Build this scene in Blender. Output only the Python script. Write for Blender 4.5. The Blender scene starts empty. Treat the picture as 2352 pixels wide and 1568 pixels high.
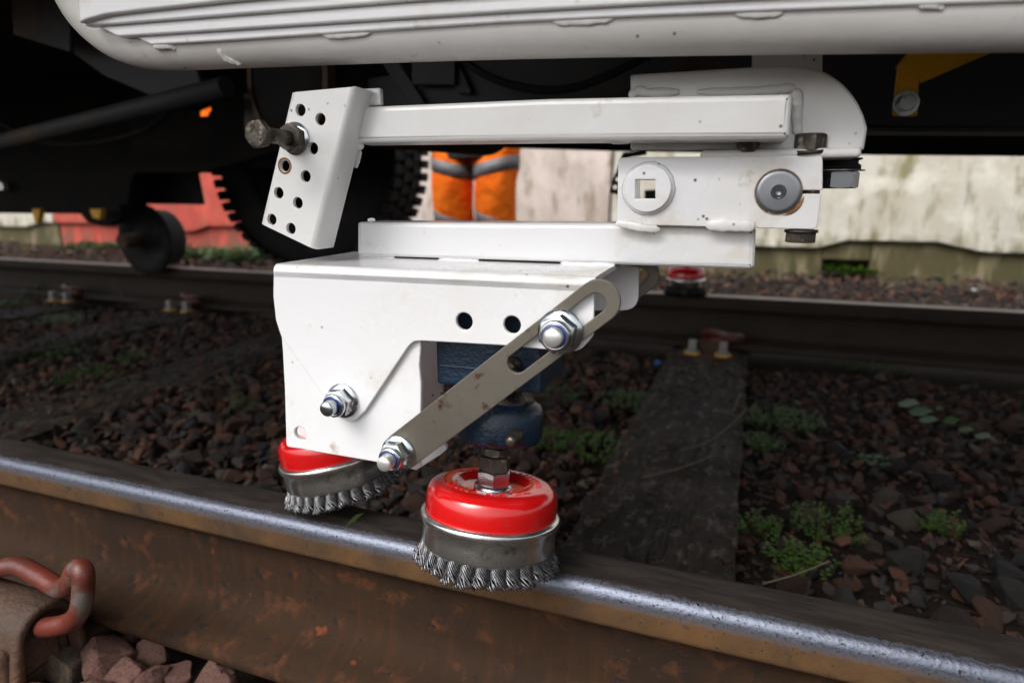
import bpy, bmesh, math, random
from math import sin, cos, tan, radians, pi, sqrt, atan2, hypot
from mathutils import Vector, Matrix, noise
random.seed(7)
S = bpy.context.scene
COL = S.collection

# ------------------------------------------------------------------ camera
H, PITCH, AZ = .32, radians(13.0), radians(20.5)
cam = bpy.data.cameras.new('camera'); camo = bpy.data.objects.new('camera', cam); COL.objects.link(camo)
camo.location = (0, 0, H); camo.rotation_euler = (pi/2 - PITCH, 0, AZ)
cam.lens = 22.5; cam.sensor_width = 36; cam.clip_start = .01; cam.clip_end = 2000
cam.dof.use_dof = True; cam.dof.focus_distance = .53; cam.dof.aperture_fstop = 4.8
S.camera = camo
# ------------------------------------------------------------------ sky, sun, exposure
SUN_EL, SUN_AZ = radians(48), radians(205)
w = bpy.data.worlds.new('World'); S.world = w; w.use_nodes = True
nt = w.node_tree; nt.nodes.clear()
sk = nt.nodes.new('ShaderNodeTexSky'); sk.sky_type = 'NISHITA'; sk.sun_disc = False
sk.sun_elevation = SUN_EL; sk.sun_rotation = SUN_AZ; sk.dust_density = 5; sk.air_density = 1.0; sk.ozone_density = 1.5
hs = nt.nodes.new('ShaderNodeHueSaturation'); hs.inputs['Saturation'].default_value = .22
bg = nt.nodes.new('ShaderNodeBackground'); bg.inputs[1].default_value = .15
wo = nt.nodes.new('ShaderNodeOutputWorld')
nt.links.new(sk.outputs[0], hs.inputs['Color']); nt.links.new(hs.outputs[0], bg.inputs[0]); nt.links.new(bg.outputs[0], wo.inputs[0])
sl = bpy.data.lights.new('sun', 'SUN'); sl.energy = .9; sl.angle = radians(35); sl.color = (1, .97, .93)
so = bpy.data.objects.new('sun', sl); COL.objects.link(so)
sd = Vector((sin(SUN_AZ)*cos(SUN_EL), cos(SUN_AZ)*cos(SUN_EL), sin(SUN_EL)))
so.rotation_euler = (-sd).to_track_quat('-Z', 'Y').to_euler(); so.location = (0, -3, 6)
S.view_settings.view_transform = 'Standard'; S.view_settings.look = 'None'
S.view_settings.gamma = 1; S.view_settings.use_curve_mapping = False; S.view_settings.exposure = .70

# ------------------------------------------------------------------ measuring: sight lines of the calibrated camera (2352 px wide frame)
F = 1470.
def ray(px, py, az):
    u = (px-1176)/F; v = (784-py)/F
    fw = (-sin(az)*cos(PITCH), cos(az)*cos(PITCH), -sin(PITCH)); rt = (cos(az), sin(az), 0)
    up = (-sin(az)*sin(PITCH), cos(az)*sin(PITCH), cos(PITCH))
    return [fw[i]+u*rt[i]+v*up[i] for i in range(3)]
YAW = radians(2.0)
def V(x, y, z):                     # vehicle frame (x along the truck, y across) to world
    return Vector((x*cos(YAW)-y*sin(YAW), x*sin(YAW)+y*cos(YAW), z))
def vy(px, py, y):                  # point of the truck frame's upright plane y
    r = ray(px, py, AZ-YAW); t = y/r[1]; return (r[0]*t, H+r[2]*t)
def VP(px, py, y):
    x, z = vy(px, py, y); return V(x, y, z)
def wy(px, py, Y):                  # world point on upright plane Y
    r = ray(px, py, AZ); t = Y/r[1]; return Vector((r[0]*t, Y, H+r[2]*t))
def wz(px, py, z):                  # world point on level z
    r = ray(px, py, AZ); t = (z-H)/r[2]; return Vector((r[0]*t, r[1]*t, z))

# ------------------------------------------------------------------ materials
def rgb(c): return (c[0], c[1], c[2], 1)
def mat(name, a, b=None, scale=6., mixr=(.4, .65), rough=.5, rough2=None, metal=0., bump=0., bscale=60., spots=(), coat=0., spec=.5,
        stretch=(1, 1, 1), detail=6, rand=None, attr=None, extra=None):
    m = bpy.data.materials.new(name); m.use_nodes = True; n = m.node_tree.nodes; L = m.node_tree.links
    p = n['Principled BSDF']; tc = n.new('ShaderNodeTexCoord'); mp = n.new('ShaderNodeMapping'); mp.inputs['Scale'].default_value = stretch
    L.new(tc.outputs['Object'], mp.inputs[0])
    def nz(sc, det=detail, src=None, ro=.6):
        x = n.new('ShaderNodeTexNoise'); x.inputs['Scale'].default_value = sc; x.inputs['Detail'].default_value = det; x.inputs['Roughness'].default_value = ro
        L.new((src or mp).outputs[0], x.inputs['Vector']); return x
    def ramp(src, lo, hi):
        r = n.new('ShaderNodeMapRange'); r.inputs[1].default_value = lo; r.inputs[2].default_value = hi; r.clamp = True
        L.new(src, r.inputs[0]); return r.outputs[0]
    def mixc(f, A, B):
        x = n.new('ShaderNodeMix'); x.data_type = 'RGBA'
        if hasattr(f, 'links'): L.new(f, x.inputs[0])
        else: x.inputs[0].default_value = f
        for s, v in ((6, A), (7, B)):
            if hasattr(v, 'links'): L.new(v, x.inputs[s])
            else: x.inputs[s].default_value = rgb(v)
        return x.outputs[2]
    col = a; fac = None
    if rand:
        if attr:
            t = n.new('ShaderNodeAttribute'); t.attribute_name = attr; src = t.outputs['Fac']
        else:
            t = n.new('ShaderNodeObjectInfo'); src = t.outputs['Random']
        cr = n.new('ShaderNodeValToRGB'); cr.color_ramp.interpolation = 'LINEAR'
        el = cr.color_ramp.elements
        while len(el) < len(rand): el.new(.5)
        for i, c in enumerate(rand): el[i].position = i/(len(rand)-1); el[i].color = rgb(c)
        L.new(src, cr.inputs[0]); col = cr.outputs[0]
    if b is not None:
        fac = ramp(nz(scale).outputs[0], *mixr); col = mixc(fac, col, b)
    rsock = None
    if rough2 is not None and fac is not None:
        r = n.new('ShaderNodeMapRange'); r.inputs[3].default_value = rough; r.inputs[4].default_value = rough2; L.new(fac, r.inputs[0]); rsock = r.outputs[0]
    for (c, sc, lo, hi) in spots:
        f = ramp(nz(sc, 4).outputs[0], lo, hi); col = mixc(f, col, c)
    if extra: col = extra(m, n, L, mp, nz, ramp, mixc, col, p)
    if hasattr(col, 'links'): L.new(col, p.inputs['Base Color'])
    else: p.inputs['Base Color'].default_value = rgb(col)
    if rsock: L.new(rsock, p.inputs['Roughness'])
    else: p.inputs['Roughness'].default_value = rough
    p.inputs['Metallic'].default_value = metal; p.inputs['Coat Weight'].default_value = coat; p.inputs['Coat Roughness'].default_value = .12
    p.inputs['Specular IOR Level'].default_value = spec
    if bump:
        bn = n.new('ShaderNodeBump'); bn.inputs['Strength'].default_value = 1; bn.inputs['Distance'].default_value = bump
        L.new(nz(bscale).outputs[0], bn.inputs['Height']); L.new(bn.outputs[0], p.inputs['Normal'])
    return m

def paint_extra(m, n, L, mp, nz, ramp, mixc, col, p):      # chips, specks and brown drip stains on white paint
    v = n.new('ShaderNodeTexVoronoi'); v.inputs['Scale'].default_value = 95; L.new(mp.outputs[0], v.inputs['Vector'])
    near = ramp(v.outputs['Distance'], .15, .06); big = ramp(nz(28, 3).outputs[0], .55, .61)
    mu = n.new('ShaderNodeMath'); mu.operation = 'MULTIPLY'; L.new(near, mu.inputs[0]); L.new(big, mu.inputs[1])
    return mixc(mu.outputs[0], col, (.09, .06, .04))
WHITE = mat('white_gloss_paint', (.82, .82, .83), (.76, .745, .72), 9, (.5, .8), rough=.24, rough2=.4, bump=.0006, bscale=45, coat=.35,
            spots=[((.66, .61, .53), 16, .58, .74), ((.50, .44, .36), 33, .66, .76), ((.30, .20, .11), 60, .745, .775)], extra=paint_extra)
WHITE2 = mat('white_dirty_paint', (.70, .685, .665), (.58, .55, .51), 7, (.42, .75), rough=.35, rough2=.5, bump=.0008, bscale=30, coat=.2,
            spots=[((.40, .31, .22), 26, .66, .76), ((.22, .12, .04), 70, .73, .76)], extra=paint_extra)
ZINC = mat('bright_zinc', (.66, .70, .72), (.50, .54, .58), 40, rough=.16, rough2=.3, metal=1, bump=.0002, bscale=200)
STUD = mat('pale_stud_end', (.88, .87, .84), (.6, .5, .36), 120, (.58, .72), rough=.38, metal=.8)
NYLON = mat('blue_nylon', (.01, .03, .22), rough=.35)
LINKM = mat('brushed_bare_steel', (.235, .215, .18), (.15, .135, .11), 14, (.3, .7), rough=.42, rough2=.52, metal=.7, bump=.0002, bscale=150, stretch=(1, 1, 1),
            spots=[((.10, .045, .02), 60, .62, .70), ((.17, .15, .12), 18, .56, .72)])
DSTEEL = mat('dark_oily_steel', (.10, .085, .07), (.045, .038, .032), 70, rough=.38, rough2=.6, metal=.75, bump=.0008, bscale=160, spots=[((.26, .24, .17), 150, .57, .68)])
MSTEEL = mat('machined_steel', (.30, .31, .33), (.24, .25, .27), 30, rough=.3, rough2=.38, metal=.9)
BLUE = mat('blue_cast_paint', (.007, .027, .058), (.004, .014, .03), 25, rough=.3, rough2=.42, bump=.0009, bscale=330, coat=.2,
           spots=[((.006, .006, .007), 32, .58, .64)])
GREASE = mat('black_grease', (.006, .005, .005), (.02, .014, .01), 90, rough=.12, bump=.004, bscale=120)
RED = mat('red_lacquer', (.56, .006, .006), (.50, .005, .006), 14, rough=.13, rough2=.2, coat=.7, bump=.0003, bscale=60, spots=[((.30, .03, .02), 70, .66, .76), ((.42, .05, .035), 18, .62, .80)])
BAND = mat('pressed_steel_band', (.72, .72, .70), (.52, .52, .49), 22, rough=.16, rough2=.30, metal=.96, bump=.0003, bscale=90, spots=[((.34, .33, .24), 50, .6, .68)])
WIRE = mat('crimped_wire', (.27, .27, .28), (.10, .10, .11), 260, rough=.3, metal=.9)
WCORE = mat('wire_core', (.03, .03, .032), rough=.5, metal=.8)
RUSTR = mat('orange_stain', (.30, .17, .07), (.12, .06, .03), 140, rough=.8, bump=.001, bscale=300)
BLACKR = mat('black_rubber', (.012, .012, .013), (.02, .018, .016), 20, rough=.75, bump=.001, bscale=80, spec=.3)
CHASSIS = mat('black_chassis_paint', (.042, .044, .049), (.06, .048, .038), 5, (.5, .7), rough=.6, bump=.001, bscale=50, spec=.3, spots=[((.10, .06, .035), 4, .58, .68)])
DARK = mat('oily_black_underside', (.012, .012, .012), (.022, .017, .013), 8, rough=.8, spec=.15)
YELLOW = mat('yellow_bracket_paint', (.95, .50, .02), (.75, .36, .02), 20, rough=.4, spots=[((.08, .05, .03), 40, .66, .72)])
CLIP = mat('red_primer_steel', (.125, .022, .013), (.075, .024, .015), 35, (.4, .7), rough=.42, bump=.001, bscale=120, spots=[((.10, .08, .07), 22, .56, .64)])
def wood_extra(m, n, L, mp, nz, ramp, mixc, col, p):
    m2 = n.new('ShaderNodeMapping'); m2.inputs['Scale'].default_value = (60, 4, 20)
    tc = [x for x in n if x.type == 'TEX_COORD'][0]; L.new(tc.outputs['Object'], m2.inputs[0])
    f = ramp(nz(1.0, 6, m2).outputs[0], .52, .64)
    c = mixc(f, col, (.014, .010, .008))
    m5 = n.new('ShaderNodeMapping'); m5.inputs['Scale'].default_value = (34, 16, 20); L.new(tc.outputs['Object'], m5.inputs[0])
    f2 = ramp(nz(1.6, 9, m5, .75).outputs[0], .52, .70)
    c = mixc(f2, c, (.17, .145, .125))
    m6 = n.new('ShaderNodeMapping'); m6.inputs['Scale'].default_value = (150, 9, 20); L.new(tc.outputs['Object'], m6.inputs[0])
    return mixc(ramp(nz(1.0, 3, m6).outputs[0], .66, .70), c, (.004, .003, .003))
WOOD = mat('weathered_sleeper_wood', (.022, .017, .013), (.050, .040, .034), 7, (.42, .66), rough=.85, bump=.006, bscale=40, extra=wood_extra, spec=.25)
SOIL = mat('dark_ballast_soil', (.018, .013, .010), (.032, .02, .015), 40, rough=.95, bump=.012, bscale=70, spec=.2)
STC = [(.016, .017, .018), (.036, .034, .031), (.050, .023, .015), (.088, .038, .023), (.030, .030, .030), (.125, .060, .038), (.040, .019, .013), (.022, .023, .024), (.11, .09, .07)]
STONE = mat('broken_granite', (0, 0, 0), (.05, .035, .028), 28, (.5, .75), rough=.8, bump=.0035, bscale=110, rand=STC, spec=.3, spots=[((.22, .17, .15), 150, .66, .74)])
NEARST = mat('pinkish_broken_stone', (.24, .125, .10), (.14, .07, .055), 26, (.4, .62), rough=.75, bump=.003, bscale=130, spec=.3, spots=[((.30, .21, .18), 160, .60, .70), ((.05, .035, .03), 20, .6, .7)])
STONEA = mat('small_granite_chippings', (0, 0, 0), (.05, .03, .025), 40, (.5, .75), rough=.85, bump=.002, bscale=150, rand=STC, attr='tint', spec=.3)
OCHRE = mat('ochre_and_blue_stone', (.07, .085, .10), (.22, .12, .035), 26, (.47, .55), rough=.75, bump=.004, bscale=60)
LEAF = mat('weed_leaf', (.035, .085, .008), (.05, .10, .008), 60, rough=.5, spec=.4, rand=[(.030, .075, .006), (.060, .115, .008)])
LEAF2 = mat('pale_leaf', (.052, .105, .034), (.04, .08, .02), 50, rough=.45)
STRAW = mat('dry_straw', (.13, .10, .065), (.07, .055, .04), 60, rough=.8)
ORANGE = mat('fluorescent_orange_cloth', (1.0, .21, .008), (1.0, .15, .006), 9, rough=.8, bump=.03, bscale=9, spec=.2)
GREYTAPE = mat('grey_reflective_tape', (.17, .165, .17), (.12, .12, .125), 30, rough=.5)
BLACKC = mat('black_cloth', (.012, .012, .014), rough=.9, bump=.004, bscale=20)
SKIN = mat('skin', (.45, .25, .17), rough=.5); HAIR = mat('dark_hair', (.03, .02, .012), rough=.7)
def barrier_mat(name, base, second, moss):
    def ex(m, n, L, mp, nz, ramp, mixc, col, p):
        m2 = n.new('ShaderNodeMapping'); m2.inputs['Scale'].default_value = (4.5, 4.5, .9)
        tc = [x for x in n if x.type == 'TEX_COORD'][0]; L.new(tc.outputs['Object'], m2.inputs[0])
        c = mixc(ramp(nz(1.2, 7, m2).outputs[0], .42, .62), col, second)
        c = mixc(ramp(nz(2.6, 7, m2).outputs[0], .52, .66), c, moss)
        c = mixc(ramp(nz(4.5, 7).outputs[0], .50, .66), c, tuple(x*1.12 for x in base))
        sp = n.new('ShaderNodeSeparateXYZ'); L.new(tc.outputs['Object'], sp.inputs[0])
        ad = n.new('ShaderNodeMath'); ad.operation = 'MULTIPLY_ADD'; L.new(nz(3.5, 6, m2).outputs[0], ad.inputs[0]); ad.inputs[1].default_value = .55; L.new(sp.outputs[2], ad.inputs[2])
        lowc = mixc(ramp(nz(6, 7).outputs[0], .40, .60), tuple(x*.8 for x in moss), tuple(x*.9 for x in second))
        lowc = mixc(ramp(nz(2.2, 7, m2).outputs[0], .50, .64), lowc, tuple(x*1.2 for x in base))
        c = mixc(ramp(ad.outputs[0], .56, .44), c, lowc)
        return c
    return mat(name, base, tuple(x*.8 for x in base), 5, rough=.85, bump=.004, bscale=30, extra=ex, spec=.25)
BAR_W = barrier_mat('streaked_white_concrete', (.50, .48, .42), (.40, .37, .30), (.20, .18, .10))
BAR_P = barrier_mat('pinkish_white_concrete', (.50, .43, .39), (.40, .33, .29), (.24, .18, .13))
BAR_R = barrier_mat('faded_red_concrete', (.44, .075, .052), (.34, .055, .042), (.25, .10, .07))
PLINTH = barrier_mat('mossy_concrete_plinth', (.17, .14, .085), (.09, .075, .035), (.085, .080, .035))

def rail_extra(m, n, L, mp, nz, ramp, mixc, col, p):        # worn bright shoulder, dirty running top, rusty sides
    g = n.new('ShaderNodeSeparateXYZ'); tc = [x for x in n if x.type == 'TEX_COORD'][0]; L.new(tc.outputs['Object'], g.inputs[0])
    k = nz(70, 5); k2 = nz(260, 3)
    def madd(a, s, nse, amp):
        x = n.new('ShaderNodeMath'); x.operation = 'MULTIPLY_ADD'; L.new(nse.outputs[0], x.inputs[0]); x.inputs[1].default_value = amp; L.new(a, x.inputs[2]); return x.outputs[0]
    y = madd(madd(g.outputs[1], 1, k, .006), 1, k2, .006); z = madd(g.outputs[2], 1, k, .006)
    t1 = ramp(y, .0128, .0158); t2 = ramp(g.outputs[2], -.020, -.014)          # 0 = shoulder, 1 = running surface
    tm = n.new('ShaderNodeMath'); tm.operation = 'MULTIPLY'; L.new(t1, tm.inputs[0]); L.new(t2, tm.inputs[1]); top = tm.outputs[0]
    m3 = n.new('ShaderNodeMapping'); m3.inputs['Scale'].default_value = (14, 90, 60); L.new(tc.outputs['Object'], m3.inputs[0])
    dirty = mixc(ramp(nz(1.0, 6, m3).outputs[0], .42, .62), (.020, .016, .014), (.038, .031, .026))
    dirty = mixc(ramp(nz(3, 6, m3).outputs[0], .58, .70), dirty, (.012, .010, .009))
    rs = nz(14, 6); rusty = mixc(ramp(rs.outputs[0], .35, .65), (.055, .036, .022), (.12, .062, .026))
    rusty = mixc(ramp(k.outputs[0], .60, .72), rusty, (.03, .024, .02))
    m4 = n.new('ShaderNodeMapping'); m4.inputs['Scale'].default_value = (75, 12, 9); L.new(tc.outputs['Object'], m4.inputs[0])
    web = mixc(ramp(nz(1.0, 5, m4).outputs[0], .50, .66), (.034, .018, .0095), (.050, .022, .010))
    web = mixc(ramp(nz(11, 5).outputs[0], .45, .7), web, (.024, .015, .010))
    web = mixc(ramp(nz(38, 6).outputs[0], .56, .70), web, (.085, .032, .014))
    web = mixc(ramp(nz(75, 4).outputs[0], .60, .68), web, (.020, .015, .012))
    web = mixc(ramp(nz(24, 3).outputs[0], .70, .735), web, (.14, .040, .014))
    low = ramp(z, -.030, -.036)
    side = mixc(low, rusty, web)
    steel = ramp(z, -.0150, -.0062)
    base = mixc(steel, side, mixc(ramp(nz(380, 3).outputs[0], .56, .66), (.135, .147, .185), (.07, .072, .085)))
    base = mixc(ramp(k2.outputs[0], .64, .68), base, (.03, .024, .02))
    base = mixc(top, base, dirty)
    inv = n.new('ShaderNodeMath'); inv.operation = 'SUBTRACT'; inv.inputs[0].default_value = 1; L.new(top, inv.inputs[1])
    me = n.new('ShaderNodeMath'); me.operation = 'MULTIPLY'; L.new(inv.outputs[0], me.inputs[0]); L.new(steel, me.inputs[1])
    L.new(me.outputs[0], p.inputs['Metallic'])
    r = n.new('ShaderNodeMapRange'); r.inputs[3].default_value = .85; r.inputs[4].default_value = .44; L.new(me.outputs[0], r.inputs[0]); L.new(r.outputs[0], p.inputs['Roughness'])
    return base
RAILM = mat('worn_rail_steel', (.1, .1, .1), bump=.0005, bscale=240, extra=rail_extra, spec=.14)
RAILF = mat('rusty_far_rail', (.032, .022, .016), (.022, .016, .012), 12, rough=.7, spec=.3, bump=.001)
RAILT = mat('bright_rail_top', (.36, .31, .27), (.24, .20, .17), 9, rough=.5, metal=.3)
CASTI = mat('rusty_cast_iron', (.050, .026, .015), (.085, .040, .020), 22, rough=.7, bump=.003, bscale=90)
SCREW = mat('grey_screw_head', (.30, .29, .27), (.2, .19, .17), 60, rough=.6)

# ------------------------------------------------------------------ builders
ROOT = {}
def thing(name, loc, label, cat, group=None):
    o = bpy.data.objects.new(name, None); COL.objects.link(o); o.location = loc; o.empty_display_size = .02
    o['label'] = label; o['category'] = cat
    if group: o['group'] = group
    ROOT[o.name] = Vector(loc); return o
def tagm(o, label, cat, group=None):
    o['label'] = label; o['category'] = cat
    if group: o['group'] = group
    return o
def rootloc(o):
    v = Vector((0, 0, 0))
    while o: v = v + Vector(o.location); o = o.parent
    return v
class MB:
    def __init__(s): s.v = []; s.f = []; s.sm = []
    def add(s, v, f, smooth=False):
        b = len(s.v); s.v += [Vector(p) for p in v]; s.f += [[i+b for i in q] for q in f]; s.sm += [smooth]*len(f); return s
    def mesh(s, name, off=Vector((0, 0, 0))):
        me = bpy.data.meshes.new(name); me.from_pydata([tuple(p-off) for p in s.v], [], s.f); me.update()
        me.polygons.foreach_set('use_smooth', s.sm); return me
    def build(s, name, m, parent=None, loc=None, bevel=0, seg=2, kind=None, auto=None):
        off = rootloc(parent) if parent else Vector(loc or (0, 0, 0))
        me = s.mesh(name, off); me.materials.append(m)
        o = bpy.data.objects.new(name, me); COL.objects.link(o)
        if parent: o.parent = parent
        else: o.location = off
        if bevel:
            b = o.modifiers.new('bevel', 'BEVEL'); b.width = bevel; b.segments = seg; b.limit_method = 'ANGLE'; b.angle_limit = radians(35); b.use_clamp_overlap = True
            me.polygons.foreach_set('use_smooth', [True]*len(me.polygons)); b.harden_normals = True
        if kind: o['kind'] = kind
        return o
def basis(ax):
    ax = Vector(ax).normalized(); t = Vector((0, 0, 1)) if abs(ax.z) < .9 else Vector((1, 0, 0))
    u = t.cross(ax).normalized(); return u, ax.cross(u).normalized(), ax
def lathe(mb, c, ax, prof, n=48, smooth=True, phase=0):       # prof: (radius, distance along axis)
    u, v, a = basis(ax); c = Vector(c); vs = []; fs = []; k = len(prof)
    for i in range(n):
        t = 2*pi*i/n+phase; d = u*cos(t)+v*sin(t)
        for (r, h) in prof: vs.append(c+a*h+d*r)
    for i in range(n):
        j = (i+1) % n
        for q in range(k-1): fs.append([i*k+q, j*k+q, j*k+q+1, i*k+q+1])
    if prof[0][0] > 1e-6: pass
    return mb.add(vs, fs, smooth)
def cyl(mb, p0, p1, r, n=24, smooth=True, r1=None, cap=True):
    p0 = Vector(p0); p1 = Vector(p1); h = (p1-p0).length; r1 = r if r1 is None else r1
    lathe(mb, p0, p1-p0, [(r, 0), (r1, h)], n, smooth)
    if cap:
        b = len(mb.v)-2*n
        mb.f.append([b+2*i for i in range(n)][::-1]); mb.sm.append(False)
        mb.f.append([b+2*i+1 for i in range(n)]); mb.sm.append(False)
    return mb
def hexa(mb, c, ax, a, h, n=36, dome=.0, bore=0, phase=0.2, both=False):
    # hexagon prism, apothem a, chamfered outer end (and base if both)
    u, v, w3 = basis(ax); c = Vector(c); rings = []
    def rh(t): q = (t % (pi/3))-pi/6; return a/cos(q)
    def ring(fn): rings.append([c + (u*cos(t+phase)+v*sin(t+phase))*fn(t)[0] + w3*fn(t)[1] for t in [2*pi*i/n for i in range(n)]])
    k = .5
    if both: ring(lambda t: (a*.97, 0))
    ring(lambda t: (rh(t), (rh(t)-a*.97)*k if both else 0))
    ring(lambda t: (rh(t), h-(rh(t)-a*.97)*k)); ring(lambda t: (a*.96, h))
    if bore: ring(lambda t: (bore, h)); ring(lambda t: (bore, h*.4))
    vs = [p for r in rings for p in r]; fs = []; sm = []
    for q in range(len(rings)-1):
        for i in range(n):
            j = (i+1) % n; fs.append([q*n+i, q*n+j, (q+1)*n+j, (q+1)*n+i])
    mb.add(vs, fs, False)
    if not bore:
        b = len(mb.v)-n; mb.f.append([b+i for i in range(n)]); mb.sm.append(False)
    return mb
def box(mb, c, sx, sy, sz, R=None):
    vs = []
    for x in (-1, 1):
        for y in (-1, 1):
            for z in (-1, 1):
                p = Vector((x*sx/2, y*sy/2, z*sz/2)); vs.append(Vector(c)+(R @ p if R else p))
    return mb.add(vs, [[0, 1, 3, 2], [4, 6, 7, 5], [0, 4, 5, 1], [2, 3, 7, 6], [0, 2, 6, 4], [1, 5, 7, 3]])
def vbox(mb, x0, x1, y0, y1, z0, z1):   # box in the truck frame
    vs = [V(x, y, z) for x in (x0, x1) for y in (y0, y1) for z in (z0, z1)]
    return mb.add(vs, [[0, 1, 3, 2], [4, 6, 7, 5], [0, 4, 5, 1], [2, 3, 7, 6], [0, 2, 6, 4], [1, 5, 7, 3]])
def wbox(mb, x0, x1, y0, y1, z0, z1):
    vs = [Vector((x, y, z)) for x in (x0, x1) for y in (y0, y1) for z in (z0, z1)]
    return mb.add(vs, [[0, 1, 3, 2], [4, 6, 7, 5], [0, 4, 5, 1], [2, 3, 7, 6], [0, 2, 6, 4], [1, 5, 7, 3]])
def fillet(pts, rad, n=5):
    out = []; N = len(pts)
    for i, p in enumerate(pts):
        p = Vector(p[:2]); r = pts[i][2] if len(pts[i]) > 2 else rad
        a = Vector(pts[i-1][:2])-p; b = Vector(pts[(i+1) % N][:2])-p
        if r <= 0 or a.length < 1e-6 or b.length < 1e-6: out.append(tuple(p)); continue
        ang = a.angle(b)
        if ang > pi*.97: out.append(tuple(p)); continue
        d = min(r/tan(ang/2), a.length*.48, b.length*.48)
        q0 = p+a.normalized()*d; q1 = p+b.normalized()*d
        for k in range(n+1):
            t = k/n; out.append(tuple(q0*(1-t)**2+p*2*t*(1-t)+q1*t*t))
    return out
def circ(cx, cz, r, n=28, sx=1): return [(cx+r*sx*cos(2*pi*i/n), cz+r*sin(2*pi*i/n)) for i in range(n)]
def splate(outline, holes, y0, th, bevel=.0012, fr=None):
    # upright sheet in the truck frame: outline/holes in (x,z), front face at y0, thickness th; returns (verts, faces)
    cu = bpy.data.curves.new('tmp', 'CURVE'); cu.dimensions = '2D'; cu.fill_mode = 'BOTH'
    for lp in [outline]+list(holes):
        s = cu.splines.new('POLY'); s.points.add(len(lp)-1); s.use_cyclic_u = True
        for i, p in enumerate(lp): s.points[i].co = (p[0], p[1], 0, 1)
    cu.extrude = max(th/2-bevel, 1e-5); cu.bevel_depth = bevel; cu.bevel_resolution = 2; cu.offset = -bevel
    o = bpy.data.objects.new('tmp', cu); COL.objects.link(o)
    me = bpy.data.meshes.new_from_object(o.evaluated_get(bpy.context.evaluated_depsgraph_get()))
    vs = [V(p.co.x, y0+th/2-p.co.z, p.co.y) for p in me.vertices]; fs = [list(p.vertices)[::-1] for p in me.polygons]
    bpy.data.objects.remove(o); bpy.data.curves.remove(cu); bpy.data.meshes.remove(me)
    return vs, fs
def pxs(pts, y): return [vy(p[0], p[1], y) + tuple(p[2:]) for p in pts]
def plate(name, pts, holes, y0, th, m, parent, bevel=.0012, rad=.003):
    mb = MB(); v, f = splate(fillet(pxs(pts, y0), rad), holes, y0, th, bevel); mb.add(v, f, False)
    o = mb.build(name, m, parent)
    wn = o.modifiers.new('weld', 'WELD'); wn.merge_threshold = 2e-5
    for p in o.data.polygons: p.use_smooth = len(p.vertices) == 4 and p.area < 4e-5
    return o
def tube(mb, path, r, n=14, smooth=True, cap=True, rf=None, closed=False):
    path = [Vector(p) for p in path]; N = len(path); rings = []; up = None
    for i, p in enumerate(path):
        d = (path[min(i+1, N-1)]-path[max(i-1, 0)])
        if d.length < 1e-9: d = Vector((0, 0, 1))
        d.normalize()
        if up is None: u, v_, _ = basis(d)
        else:
            u = (up-d*up.dot(d)); u = u.normalized() if u.length > 1e-6 else basis(d)[0]; v_ = d.cross(u)
        up = u; rr = (rf(i/(N-1)) if rf else 1)*r
        rings.append([p+(u*cos(2*pi*k/n)+v_*sin(2*pi*k/n))*rr for k in range(n)])
    vs = [q for g in rings for q in g]; fs = []
    for i in range(N-1):
        for k in range(n):
            l = (k+1) % n; fs.append([i*n+k, i*n+l, (i+1)*n+l, (i+1)*n+k])
    mb.add(vs, fs, smooth)
    if cap:
        b = len(mb.v)-N*n; mb.f.append([b+k for k in range(n)][::-1]); mb.sm.append(False)
        b = len(mb.v)-n; mb.f.append([b+k for k in range(n)]); mb.sm.append(False)
    return mb
def smoothpath(pts, n=8):
    P = [Vector(p) for p in pts]; out = []
    for i in range(len(P)-1):
        a = P[max(i-1, 0)]; b = P[i]; c = P[i+1]; d = P[min(i+2, len(P)-1)]
        for k in range(n):
            t = k/n; out.append(.5*((2*b)+(c-a)*t+(2*a-5*b+4*c-d)*t*t+(3*b-a-3*c+d)*t**3))
    out.append(P[-1]); return out
def bead(name, pts, r, parent, m=None, seed=0):    # weld run
    path = smoothpath(pts, 14); mb = MB(); rnd = random.Random(seed)
    ph = rnd.random()*9
    tube(mb, path, r, 10, rf=lambda t: (.45+.55*min(1, 8*t, 8*(1-t)))*(1+.03*sin(t*len(path)*1.3+ph)+.25*noise.noise(Vector((t*7, ph, 0)))))
    nn = V(0, -1, 0)
    for i_ in range(len(mb.v)):
        q_ = mb.v[i_]; c_ = path[min(i_//10, len(path)-1)]; o_ = q_-c_; dd = o_.dot(nn)
        mb.v[i_] = q_-nn*(dd*.62)+Vector((0, 0, 1))*(.0007*noise.noise(q_*260+Vector((seed, 0, 0))))
    return mb.build(name, m or WHITE, parent)

# ------------------------------------------------------------------ setting: ground, rails, sleepers
g = MB(); GZ = -.205
N = 90
vs = []; fs = []
for i in range(N+1):
    for j in range(N+1):
        x = -6+9*i/N; y = -1.5+6.6*j/N
        z = GZ + .018*noise.noise(Vector((x*2.3, y*2.3, 0))) + .008*noise.noise(Vector((x*9, y*9, 3)))
        vs.append((x, y, z))
for i in range(N):
    for j in range(N): a = i*(N+1)+j; fs.append([a, a+N+1, a+N+2, a+1])
g.add(vs, fs, True)
ballast = g.build('ballast_bed', SOIL, None, (0, 0, 0), kind='structure')
g = MB(); g.add([(-600, -600, -.24), (600, -600, -.24), (600, 600, -.24), (-600, 600, -.24)], [[0, 1, 2, 3]])
g.build('ground', SOIL, None, (0, 0, 0), kind='structure')

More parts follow.
